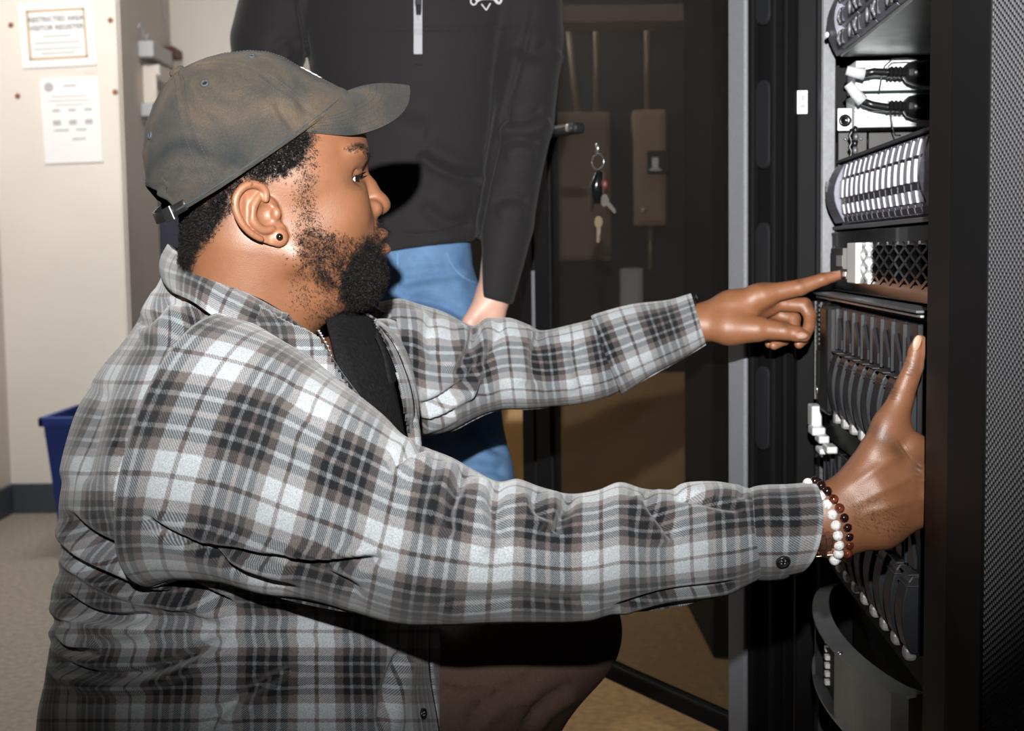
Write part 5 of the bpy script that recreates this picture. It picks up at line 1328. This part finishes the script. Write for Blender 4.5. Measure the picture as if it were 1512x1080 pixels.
openp = [(290, 350), (335, 424), (392, 457), (428, 479), (452, 488), (470, 500), (495, 548), (527, 594), (561, 632), (592, 668), (609, 650), (600, 600), (588, 545), (571, 500), (558, 478), (575, 380)]
cut = facing & (poly_sd(px_, py_, openp) < 0) & (tst[:, 1].repeat(TV.shape[1]) < 680)
shirt = cloth('flannel_shirt', TV, TU, TW, man, cut=cut, label='grey and white plaid flannel shirt, worn open', uoff=.012, voff=.03)
# ---- near sleeve
NS = [((332, 462), (222, 868), 1.275, .085, -92), ((385, 484), (262, 858), 1.255, .092, -70), ((440, 515), (335, 862), 1.235, .095, -46), ((500, 562), (405, 880), 1.200, .092, -26), ((560, 612), (485, 898), 1.175, .086, -10), ((600, 652), (545, 908), 1.155, .081, 0),
      ((632, 664), (590, 915), 1.145, .078, 0), ((668, 676), (630, 919), 1.137, .076, 0), ((700, 692), (675, 921), 1.130, .074, 0), ((735, 708), (720, 921), 1.130, .072, 0), ((765, 704), (758, 920), 1.130, .070, 0), ((800, 716), (796, 918), 1.132, .068, 0),
      ((840, 726), (838, 915), 1.140, .066, 0), ((880, 722), (880, 912), 1.150, .064, 0), ((915, 711), (918, 908), 1.160, .062, 0), ((950, 722), (955, 903), 1.170, .060, 0), ((985, 727), (990, 897), 1.186, .058, 0), ((1015, 721), (1025, 890), 1.200, .056, 0), ((1050, 718), (1058, 880), 1.218, .053, 0), ((1085, 722), (1092, 866), 1.226, .049, 0), ((1112, 726), (1120, 852), 1.232, .045, 0)]
def sleeve_rows(S): return [((a[0]+b[0])/2, (a[1]+b[1])/2, D, (b[0]-a[0])/2, (b[1]-a[1])/2, 0, nx, 0, -bd_) for a, b, D, bd_, nx in S]
SV, SU, SW, sst = ringloft(sleeve_rows(NS), 150, 12, .93)
SN = outward(SV); sv_ = SV.reshape(-1, 3); sn_ = SN.reshape(-1, 3)
SC = [([(300, 800), (345, 812), (400, 824), (488, 832), (585, 822)], .013, 6, .007, -1), ([(205, 760), (250, 788), (310, 815), (370, 850), (450, 880)], .010, 7, .006, -1), ([(570, 692), (600, 676), (632, 664)], .012, 8, .008, 1), ([(690, 690), (676, 720), (660, 760), (668, 800)], .008, 9, .006, 1),
      ([(738, 708), (730, 740), (735, 780), (748, 810)], .006, 9, .005, 1), ([(842, 726), (836, 756), (822, 790)], .007, 9, .005, 1), ([(952, 722), (962, 745), (985, 775), (1000, 800)], .007, 8, .005, 1), ([(988, 732), (1020, 738), (1060, 750), (1096, 756)], .006, 6, .002, -1), ([(1100, 734), (1080, 740), (1050, 738)], .004, 5, .001, 1),
      ([(640, 880), (720, 890), (820, 890), (900, 880)], .004, 10, .003, 1), ([(420, 560), (460, 620), (520, 680)], .003, 14, .003, 1), ([(540, 880), (480, 850), (420, 838)], .005, 10, .004, 1), ([(900, 900), (960, 886), (1030, 870), (1095, 852)], .005, 4, .003, 1), ([(790, 720), (796, 750), (815, 770)], .005, 8, .005, 1)]
tpos = np.linspace(0, 1, SV.shape[0]).repeat(SV.shape[1])
d = creases(sv_, sn_, SC)+fold_noise(SV, SU, SW, .0028, 34, 10, 9).ravel()*smooth01(tpos/.3)
sv_ = sv_+sn_*d[:, None]; SV = sv_.reshape(SV.shape)
cloth('sleeve', SV, SU, SW, shirt, uoff=-.045, voff=.012)
# near cuff: overlapping rounded end with its button
CS = [((1098, 722), (1110, 858), 1.232, .052, 0), ((1112, 716), (1120, 858), 1.233, .054, 0), ((1130, 714), (1138, 858), 1.234, .053, 0), ((1160, 716), (1160, 856), 1.235, .052, 0), ((1182, 716), (1172, 852), 1.236, .051, 0), ((1192, 718), (1180, 848), 1.236, .050, 0)]
rows = sleeve_rows(CS)
CV, CU, CW, cst = ringloft(rows, 120, 8, .95)
# rounded front corner: the near side of the cuff reaches further out than its lower edge
g_ = np.linspace(0, 1, CV.shape[0])[:, None]; pxc, pyc, Dc = proj(CV.reshape(-1, 3)); pxc = pxc.reshape(CV.shape[:2]); pyc = pyc.reshape(pxc.shape); Dc = Dc.reshape(pxc.shape)
reach = 34*np.sqrt(np.clip(1-((pyc-778)/72)**2, 0, 1))-6
CV = P(pxc+smooth01((g_-.3)/.7)*reach*np.where(Dc < 1.25, 1, .4), pyc, Dc)
CN = outward(CV); CV = CV+CN*fold_noise(CV, CU, CW, .0012, 60, 40, 2)[..., None]
cuff = cloth('cuff', CV, CU, CW, shirt, thick=.003, uoff=.03, voff=.02)
def button(px, py, v, n, parent, r=.0066):
    bx_, by_, _ = proj(v); vis = ((CAM-v)*n).sum(1) > 0; i = np.argmin(np.hypot(bx_-px, by_-py)+1e4*~vis); c, nn = v[i], n[i]
    b = part('button', MB().lathe(c, nn, [(r, -.001), (r*1.02, .0015), (r*.9, .0026), (r*.72, .0022), (r*.66, .0014), (.0005, .0013)], 22), 'button_black', parent, world=True, smooth=True)
    a_ = np.cross(nn, RI); a_ /= np.linalg.norm(a_); b_ = np.cross(nn, a_); hm = MB()
    for s1 in (-1, 1):
        for s2 in (-1, 1): hm.ball(c+nn*.0014+(a_*s1+b_*s2)*r*.24, .0006, 6)
    part('thread', hm, 'label_gray', b, world=True)
button(1158, 828, CV.reshape(-1, 3), CN.reshape(-1, 3), shirt)
button(625, 1053, tv, tn, shirt, .0058)
# ---- far sleeve
FS = [((560, 440), (560, 640), 1.60, .085, 0), ((590, 438), (597, 634), 1.615, .084, 0), ((622, 452), (634, 640), 1.625, .082, 0), ((655, 465), (668, 636), 1.64, .078, 0), ((688, 480), (702, 620), 1.65, .070, 0), ((705, 482), (722, 611), 1.655, .066, 0), ((728, 471), (745, 605), 1.665, .064, 0), ((752, 468), (768, 604), 1.675, .062, 0), ((780, 478), (795, 603), 1.69, .058, 0), ((800, 487), (815, 601), 1.70, .055, 0), ((835, 481), (852, 597), 1.715, .054, 0), ((878, 472), (902, 584), 1.735, .052, 0), ((900, 470), (930, 568), 1.745, .048, 0)]
FV, FU, FW, fst = ringloft(sleeve_rows(FS), 120, 12, .93)
FN = outward(FV); fv_ = FV.reshape(-1, 3); fn_ = FN.reshape(-1, 3)
FC = [([(613, 604), (650, 590), (690, 560), (705, 530)], .012, 6, .008, 1), ([(615, 622), (650, 612), (672, 602)], .008, 5, .005, 1), ([(702, 482), (694, 520), (670, 560)], .010, 8, .008, 1), ([(745, 470), (728, 510), (712, 560), (705, 600)], .007, 8, .006, 1), ([(800, 488), (790, 520), (792, 570)], .006, 8, .005, 1), ([(640, 462), (630, 500), (640, 540)], .005, 9, .004, 1), ([(845, 500), (852, 540), (865, 575)], .004, 8, .003, 1)]
d = creases(fv_, fn_, FC)+fold_noise(FV, FU, FW, .003, 40, 10, 21).ravel()
FV = (fv_+fn_*d[:, None]).reshape(FV.shape)
cloth('sleeve', FV, FU, FW, shirt, uoff=.02, voff=.035)
FCF = [((872, 465), (918, 582), 1.735, .057, 0), ((884, 461), (932, 574), 1.74, .058, 0), ((930, 452), (968, 552), 1.755, .054, 0), ((980, 442), (1008, 530), 1.77, .049, 0), ((1008, 436), (1030, 516), 1.785, .045, 0), ((1020, 434), (1042, 508), 1.79, .043, 0)]
FV2, FU2, FW2, _ = ringloft(sleeve_rows(FCF), 110, 10, .93)
FN2 = outward(FV2); FV2 = FV2+FN2*fold_noise(FV2, FU2, FW2, .0016, 50, 30, 5)[..., None]
cloth('cuff', FV2, FU2, FW2, shirt, thick=.003, uoff=.055, voff=.03)
# ---- collar, placket strips
def ribbon(name, topc, botc, parent, bulge=.008, nr=7, thick=.004, uoff=0, voff=0, material='plaid', label=None, sub_=10):
    a = spline(np.array(topc, float), sub_); b = spline(np.array(botc, float), sub_); A = P(a[:, 0], a[:, 1], a[:, 2]); B = P(b[:, 0], b[:, 1], b[:, 2])
    t = np.linspace(0, 1, nr)[:, None, None]; V = A[None]*(1-t)+B[None]*t
    tg = np.gradient(A, axis=0); ac = B-A; nn = np.cross(tg, ac); nn /= np.linalg.norm(nn, axis=1)[:, None]+1e-9
    ctr = V.mean((0, 1)); 
    if ((CAM-ctr)*nn.mean(0)).sum() < 0 and name == 'collar': nn = -nn
    V = V+nn[None]*bulge*np.sin(t*np.pi)
    V = V.transpose(1, 0, 2)                            # along, across
    u = np.r_[0, np.cumsum(np.linalg.norm(np.diff(V[:, nr//2], axis=0), axis=1))]; w_ = np.linspace(0, 1, nr)*np.linalg.norm(ac, axis=1).mean()
    o = cloth(name, V, np.broadcast_to(u[:, None], V.shape[:2]).copy(), np.broadcast_to(w_[None], V.shape[:2]).copy(), parent, material, thick, label=label, uoff=uoff, voff=voff); o.modifiers['thick'].offset = 0
    return o
collar = ribbon('collar', [(285, 380, 1.49), (260, 366, 1.465), (250, 362, 1.42), (262, 373, 1.36), (300, 397, 1.322), (350, 425, 1.302), (395, 450, 1.304), (424, 468, 1.318)],
       [(275, 425, 1.50), (250, 420, 1.475), (243, 418, 1.41), (254, 430, 1.335), (285, 446, 1.285), (326, 474, 1.262), (376, 494, 1.262), (414, 476, 1.30)], shirt, .006, 8, .004, uoff=.02, voff=.03, label='shirt collar turned down')
ribbon('collar', [(266, 376, 1.50), (310, 396, 1.535), (380, 420, 1.565), (470, 440, 1.575), (540, 448, 1.56), (566, 462, 1.54)], [(262, 425, 1.51), (310, 440, 1.56), (380, 455, 1.61), (480, 470, 1.62), (570, 480, 1.60), (598, 500, 1.575)], shirt, .008, 8, .004, uoff=.05, label='far side of the shirt collar')
ribbon('placket', [(424, 466, 1.305), (450, 486, 1.288), (480, 514, 1.272), (512, 560, 1.262), (552, 612, 1.258), (600, 662, 1.26)], [(408, 484, 1.30), (428, 506, 1.28), (456, 538, 1.266), (488, 578, 1.26), (530, 628, 1.26), (580, 676, 1.265)], shirt, .003, 5, .004, uoff=.05, voff=.025)
ribbon('placket', [(540, 478, 1.43), (555, 525, 1.385), (570, 580, 1.36), (583, 630, 1.345), (590, 670, 1.345)], [(584, 474, 1.44), (597, 525, 1.40), (609, 580, 1.375), (618, 630, 1.36), (622, 664, 1.36)], shirt, .003, 5, .004, uoff=.02, voff=.05)
# ---- black garment under the open shirt, neck chain
rows = []
for y, xl, xr, bd_ in T_ROWS:
    if y > 760: continue
    bx = 62*bd_/.19; e = (xr-xl)/2*(.955 if y > 480 else .97); ax = math.sqrt(e*e-bx*bx); rows.append(((xl+xr)/2+3, y, 1.42, ax, 0, -.04, -bx*.9, 0, -bd_*.8))
UV_, UU, UW, ust = ringloft(rows, 120, 6, .86); UN = outward(UV_); uv_ = UV_.reshape(-1, 3)
px2, py2, _ = proj(uv_); yr = ust[:, 1].repeat(UV_.shape[1])
cutu = (yr < 600) & (poly_sd(px2, py2, [(380, 380), (380, 470), (440, 560), (500, 640), (588, 672), (582, 600), (572, 540), (560, 500), (556, 450), (565, 380)]) < 0) | (yr < 458)
cloth('undershirt', UV_, UU, UW, man, 'inner_black', .002, cut=cutu, label='black top under the open plaid shirt')
ribbon('inner_lapel', [(480, 466, 1.36), (492, 515, 1.30), (506, 560, 1.28), (532, 612, 1.275), (572, 664, 1.28)], [(548, 458, 1.44), (566, 505, 1.395), (583, 560, 1.365), (595, 615, 1.35), (602, 666, 1.345)], man, .004, 6, .004, material='inner_black', label='black front edge of the top worn beneath')
ch = spline(np.array([(470, 488, 1.33), (476, 498, 1.318), (484, 512, 1.31), (491, 530, 1.306), (496, 548, 1.304), (499, 562, 1.304), (503, 572, 1.32), (508, 560, 1.38)], float), 14)
cw_ = P(ch[:, 0], ch[:, 1], ch[:, 2]); sl_ = np.r_[0, np.cumsum(np.linalg.norm(np.diff(cw_, axis=0), axis=1))]
q_ = np.linspace(0, sl_[-1], int(sl_[-1]/.0026)); cw_ = np.column_stack([np.interp(q_, sl_, cw_[:, k]) for k in range(3)])
rt = part('neck_chain', MB().tube(cw_, .0007, 6), 'chain_silver', man, world=True, label='twisted silver neck chain')
for i in range(0, len(cw_)-2, 2):
    tgt = cw_[i+1]-cw_[i]; s_ = np.cross(tgt, fw); s_ /= np.linalg.norm(s_)
    part('chain_link', MB().tube([cw_[i]-s_*.0016-tgt*.2, cw_[i]+tgt*.5-fw*.001, cw_[i+1]+s_*.0016+tgt*.2], [.0007, .0013, .0007], 6), 'chain_silver', rt, world=True, smooth=True)
# ---- trousers, shoes, and the body inside the clothes
def ws(px, py, D): return P(px, py, D)
g = SDF((-.75, 1.0, -.03), (.35, 1.95, .75), .009)
hipn, hipf = ws(360, 1260, 1.44), ws(360, 1260, 1.58)
kn, kf = ws(806, 935, 1.58), ws(700, 1560, 1.72)
an = ws(590, 1520, 1.60); an[2] = .12; af = np.array([kf[0]-.42, kf[1]+.02, .10])
kf[2] = .09
g.cone(hipn, kn, .12, .082, .04).cone(kn, an, .074, .055, .03)
g.cone(hipf, kf, .11, .08, .04).cone(kf, af, .075, .055, .03)
g.cone(hipn, hipf, .115, .115, .05); g.cone(ws(360, 1150, 1.5), (hipn+hipf)/2, .10, .11, .05)
v, q = g.surface(); v = relax(v, q, 3, .5); n = vnormals(v, q); n = n if ((v-v.mean(0))*n).sum() > 0 else -n
v = v+n*(.004*smooth_noise(v, 30, 7)+creases(v, n, [([(690, 1075), (730, 1030), (800, 1000)], .008, 7, .006, 1), ([(770, 1080), (800, 1040), (850, 1010)], .008, 7, .006, 1), ([(650, 1000), (690, 1010), (730, 1005)], .006, 7, .005, 1)]))[:, None]
qpart('trousers', v, q, 'trouser_brown', man, label='brown trousers with creases at the bent knee')
for a_, dx in ((an, .10), (af, -.02)):
    g = SDF(a_+np.array([-.2, -.1, -.14]), a_+np.array([.3, .1, .1]), .006)
    b_ = a_+np.array([dx, 0, 0]); b_[2] = .045; c_ = a_+np.array([dx*.2-.03, 0, 0]); c_[2] = .05
    g.cone(c_, b_+np.array([.06 if dx > 0 else -.06, 0, -.008]), .045, .036, .01).cone(a_, c_, .045, .046, .02)
    v, q = g.surface(); qpart('shoe', relax(v, q, 2), q, 'shoe_dark', man)
g = SDF((-.72, 1.0, .3), (.4, 2.0, 1.1), .008)
nb0, pel = ws(360, 520, 1.42), ws(345, 1180, 1.50)
shn, shf = ws(330, 620, 1.30), ws(520, 560, 1.58)
g.cone(nb0, ws(355, 800, 1.48), .075, .10, .03).cone(ws(355, 800, 1.48), pel, .10, .10, .03).cone(nb0, shn, .06, .055, .03).cone(nb0, shf, .06, .055, .03)
g.cone(shn, ws(640, 800, 1.185), .052, .042, .02).cone(ws(640, 800, 1.185), ws(1080, 783, 1.235), .042, .028, .02)
g.cone(shf, ws(700, 548, 1.655), .045, .034, .02).cone(ws(700, 548, 1.655), ws(900, 516, 1.76), .034, .022, .02)
v, q = g.surface(); BODY.append((v, q, np.tile(SKIN, (len(v), 1))))
def join_body(lst, name, parent, material):
    V, Fq, C, o = [], [], [], 0
    for v, q, c in lst: V.append(v); Fq.append(q+o); C.append(c); o += len(v)
    V = np.concatenate(V); Fq = np.concatenate(Fq); C = np.concatenate(C)
    ob = qpart(name, V, Fq, material, parent); at = ob.data.attributes.new('skin', 'FLOAT_COLOR', 'POINT')
    at.data.foreach_set('color', np.column_stack([C, np.ones(len(C))]).astype(np.float32).ravel()); return ob
join_body(BODY, 'body', man, 'skin')
# ---------------------------------------------------------------- standing man behind
SD = 2.17; STK = SD/F
man2 = thing('person', 'standing person in black quarter-zip pullover and blue jeans behind the kneeling man', 'person', loc=P(605, 1215, SD)*np.array([1, 1, 0]))
mat('pullover_black', (.0125, .0115, .0130), .8, bump=.25, bscale=900, sheen=.06, spec=.25)
def jean_mat():
    m = mat('denim', (.06, .14, .28), .85, bump=.3, bscale=1100); nt = m.node_tree; b = nt.nodes['Principled BSDF']; tc = nt.nodes['Texture Coordinate']
    n = nt.nodes.new('ShaderNodeTexNoise'); n.inputs['Scale'].default_value = 9; n.inputs['Detail'].default_value = 9; n.inputs['Roughness'].default_value = .7; nt.links.new(tc.outputs['Object'], n.inputs['Vector'])
    r = nt.nodes.new('ShaderNodeValToRGB'); nt.links.new(n.outputs['Fac'], r.inputs[0]); e = r.color_ramp.elements
    e[0].position = .3; e[0].color = (.036, .092, .205, 1); e[1].position = .72; e[1].color = (.12, .235, .41, 1); nt.links.new(r.outputs[0], b.inputs['Base Color'])
jean_mat(); mat('zip_gray', (.30, .30, .34), .6); mat('logo_gray', (.55, .55, .58), .6); mat('hair_brown', (.05, .03, .018), .6); mat('denim_seam', (.13, .24, .40), .85)
S = lambda *p: [(x, d, -y) for x, y, d in p]
g = SDF((300, -170, -470), (860, 190, 330), 3.6)
g.chain(S((615, -160, 10), (615, 0, 0), (608, 180, -4), (600, 345, -4)), [178, 168, 140, 112], 30)
g.D = g.D if True else g.D
arm_r = S((752, -190, 20), (776, 60, -30), (772, 180, -52), (746, 330, -66), (728, 436, -72)); rr = [72, 55, 45, 41, 33]
arm_l = S((462, -190, 20), (398, 60, 0), (384, 190, -16), (402, 320, -30), (430, 425, -40))
g2 = SDF((300, -170, -470), (860, 190, 330), 3.6)
# squash the trunk in depth by building it with an elliptical cone
g2.cone((615, 10, 160), (615, 0, 0), 176, 170, 0, sq=1.75).cone((615, 0, 0), (606, -4, -190), 170, 138, 20, sq=1.6).cone((606, -4, -190), (600, -4, -352), 138, 110, 20, sq=1.45)
g2.chain(arm_r, rr, 9, kk=6).chain(arm_l, rr, 9, kk=6)
g2.cone((640, 20, 215), (752, 20, 190), 70, 70, 30).cone((590, 20, 215), (462, 20, 190), 70, 70, 30).cone((610, 20, 190), (610, 20, 255), 72, 62, 20)
def below(x, y, z): return -(z+368-(x-600)*.19*(x > 470))+0*y                   # hem plane
g2.apply(lambda x, y, z: np.where(np.abs(x-600+0*y+0*z) < 112, -(z+372-np.clip((x-580)*.155, -9, 20))+0*y, -9.0), (480, -170, -470), (712, 190, -300), 0, 'i', pad=0)
def cuffcut(x, y, z): return -(z+444+(x-728)*.28)+0*y
g2.apply(cuffcut, (680, -170, -480), (790, -20, -410), 0, 'i', pad=0); g2.apply(lambda x, y, z: -(z+430)+0*x+0*y, (380, -170, -480), (478, 10, -400), 0, 'i', pad=0)
v, q = g2.surface(); v = relax(v, q, 2, .4); pw = h2w(v, SD); n = vnormals(pw, q); n = n if ((pw-pw.mean(0))*n).sum() > 0 else -n
PC = [([(452, 36), (540, 41), (617, 43), (700, 42), (770, 36)], .0025, 2.5, .001, 1), ([(793, -10), (770, 90), (742, 180), (724, 250), (708, 330), (704, 372)], .006, 4, .002, 1), ([(440, -10), (448, 40), (458, 100)], .006, 4, .002, 1), ([(735, 215), (765, 205), (800, 212)], .007, 8, .006, 1), ([(738, 170), (770, 178), (805, 160)], .006, 9, .006, 1), ([(725, 300), (755, 290), (785, 300)], .006, 9, .005, 1), ([(720, 265), (680, 262), (640, 245), (615, 225)], .009, 9, .006, 1), ([(700, 330), (660, 330), (620, 300)], .005, 10, .004, 1),
      ([(585, 346), (640, 345), (704, 330)], .003, 2.5, .0015, -1), ([(760, 60), (790, 80), (815, 60)], .005, 10, .005, 1), ([(400, 80), (420, 60), (440, 70)], .005, 9, .004, 1), ([(560, 120), (600, 160), (640, 170)], .003, 14, .003, 1)]
pw = pw+n*(creases(pw, n, PC)+.003*smooth_noise(pw, 22, 12))[:, None]
pull = qpart('pullover', pw, q, 'pullover_black', man2, label='black quarter-zip pullover')
from mathutils.bvhtree import BVHTree
bvh = BVHTree.FromPolygons([tuple(x) for x in pw], [tuple(int(i) for i in x) for x in q])
def onp(px, py, out=.0015):
    dd = ray(px, py); dd = dd/np.linalg.norm(dd); h = bvh.ray_cast(Vector(CAM), Vector(dd))
    return np.array(h[0])-dd*out if h[0] is not None else P(px, py, SD-.15)
def strip(name, left, right, material, parent, th=.002, label=None, out=.002):
    V = []; 
    for a, b in zip(left, right): V += [onp(*a, out), onp(*b, out)]
    o = part(name, MB().add(V, [(2*i, 2*i+1, 2*i+3, 2*i+2) for i in range(len(left)-1)]), material, parent, world=True, label=label)
    md = o.modifiers.new('t', 'SOLIDIFY'); md.thickness = th; md.offset = 0; return o
ys_ = np.linspace(-40, 80, 14)
zp = strip('zipper', [(611-.0*y, y) for y in ys_], [(623.5+.0*y, y) for y in ys_], 'zip_gray', pull, label='grey zipper tape')
part('zip_teeth', MB().tube([onp(617, y, .004) for y in np.linspace(-40, 30, 8)], .0015, 6), 'label_gray', zp, world=True)
part('zip_pull', MB().tube([onp(617.5, 2, .006), onp(618, 10, .007), onp(618, 22, .006)], [.003, .0045, .0035], 8), 'steel_dark', zp, world=True)
part('zip_slider', MB().tube([onp(617.5, -3, .005), onp(617.5, 8, .006)], .005, 8), 'key_steel', zp, world=True)
part('zip_tab', MB().tube([onp(611, 95, .0005), onp(617, 96, .0005), onp(624, 95, .0005)], .001, 6), 'strap_black', zp, world=True)
lg = MB()
for pl, rr_ in (([(697, -4), (695, 2), (697, 6), (700, 7), (703, 5), (704, 1), (701, -2)], .0013), ([(703, 3), (710, -1), (720, -2), (730, -1), (735, 3)], .0018), ([(729, -2), (733, 3), (737, 5), (740, 1), (739, -4)], .0019), ([(711, 6), (714, 10), (718.2, 15)], .0011), ([(718.2, 15), (721, 10), (724, 5)], .0011)):
    pl = spline(np.array(pl, float), 4); lg.tube([onp(*p_, .0012) for p_ in pl], rr_, 6)
part('chest_logo', lg, 'logo_gray', pull, world=True, label='pale grey embroidered chest emblem with a chevron')
# jeans
g = SDF((420, -130, -1235), (800, 140, -320), 4.2)
g.cone((598, 0, -362), (596, 0, -470), 96, 110, 0, sq=1.4)
g.chain(S((548, 470, 0), (525, 760, -8), (515, 1185, 6)), [68, 58, 46], 24).chain(S((650, 470, 0), (694, 700, -8), (700, 1185, 6)), [70, 59, 46], 24)
v, q = g.surface(); v = relax(v, q, 2, .4); jw = h2w(v, SD); n = vnormals(jw, q); n = n if ((jw-jw.mean(0))*n).sum() > 0 else -n
jw = jw+n*(creases(jw, n, [([(585, 420), (630, 410), (690, 404)], .006, 7, .004, 1), ([(590, 395), (640, 388), (700, 392)], .004, 7, .003, 1), ([(600, 440), (650, 450), (690, 470)], .007, 7, .005, 1), ([(640, 660), (700, 650), (750, 670)], .007, 8, .005, 1), ([(650, 700), (700, 690), (752, 700)], .006, 8, .005, 1)])+.003*smooth_noise(jw, 30, 2))[:, None]
jeans = qpart('jeans', jw, q, 'denim', man2, label='blue denim jeans')
bvh = BVHTree.FromPolygons([tuple(x) for x in jw], [tuple(int(i) for i in x) for x in q])
strip('fly_seam', [(586, y) for y in (374, 390, 405, 425)], [(588.5, y) for y in (374, 390, 405, 425)], 'denim_seam', jeans, .001, out=.0008)
pk = spline(np.array([(658, 374), (664, 388), (674, 402), (688, 413), (703, 419)], float), 6)
strip('pocket_seam', [tuple(x) for x in pk], [(x+1.8, y-1.4) for x, y in pk], 'denim_seam', jeans, .001, out=.0008)
# body: hands, arms, neck and head in one surface
SK2 = np.array([.60, .36, .28]); B2 = []
g = SDF((330, -150, -640), (840, 60, 40), 2.4)
for arm, s_ in ((arm_r, 1), (arm_l, -1)):
    g.chain(arm[1:], [40, 34, 30, 22.5], 6)
    wx, wd, wz = arm[-1]; wy = -wz; ox = 0 if s_ > 0 else 0
    for k in range(4):
        mx2 = wx+s_*(-26+k*11)+(-4*s_); my2 = wy+50+abs(k-1.5)*2; dpt = wd-8+4*abs(k-1.2)
        g.cone((wx, wd, -wy), (mx2, dpt, -my2), 22, 12.5, 9)
        g.chain(S((mx2, my2, dpt), (mx2-s_*4, my2+34, dpt-4), (mx2-s_*4, my2+56, dpt+8), (mx2-s_*3, my2+70-abs(k-1.4)*6, dpt+20)), [11.5, 9, 8, 6.5], 3)
    g.chain(S((wx-s_*12, wy+12, wd-8), (wx-s_*34, wy+40, wd-18), (wx-s_*38, wy+66, wd-16), (wx-s_*32, wy+84, wd-8)), [18, 12, 9.5, 7], 7, kk=3)
v, q = g.surface(); B2.append((h2w(relax(v, q, 2, .4), SD), q, np.tile(SK2, (len(v), 1))))
g = SDF((440, -80, -360), (780, 90, 330), 6)
g.cone((615, 10, 170), (612, 8, 300), 62, 56, 0).cone((615, 8, 160), (600, 0, -330), 110, 80, 20, sq=1.7).cone((470, 20, 170), (760, 20, 170), 45, 45, 30)
v, q = g.surface(); B2.append((h2w(v, SD), q, np.tile(SK2, (len(v), 1))))
hc = P(612, -330, SD); xa = -fw*np.array([1, 1, 0]); xa /= np.linalg.norm(xa); za = np.array([0, 0, 1.]); ya = np.cross(za, xa)
cm = hv[:, 2] > -470; keep = cm[hq].all(1); f2 = hq[keep]
rel = (hv0-np.array([415., 0, -300]))*HS; H2 = hc+rel[:, 0:1]*xa+rel[:, 1:2]*ya+rel[:, 2:3]*za
used = np.unique(f2); remap = -np.ones(len(hv), int); remap[used] = np.arange(len(used))
B2.append((H2[used], remap[f2], np.tile(SK2, (len(used), 1))))
join_body(B2, 'body', man2, 'skin')
hm_ = (hv[:, 2] > -205+np.clip((hv[:, 0]-440)*.9, -150, 90)); f3 = hq[hm_[hq].all(1)]; used = np.unique(f3); remap[:] = -1; remap[used] = np.arange(len(used))
o = qpart('hair', (H2+ (H2-hc)*.05)[used], remap[f3], 'hair_brown', man2); md = o.modifiers.new('t', 'SOLIDIFY'); md.thickness = .012; md.offset = 0
for x in (515, 700):
    g = SDF((x-60, -150, -1260), (x+60, 80, -1160), 4)
    g.ell((x, -40, -1205), (42, 95, 26), 0).cone((x, 5, -1180), (x, 5, -1200), 42, 44, 14)
    v, q = g.surface(); w3 = h2w(v, SD); w3[:, 2] = np.maximum(w3[:, 2], .002); qpart('shoe', w3, q, 'shoe_dark', man2)
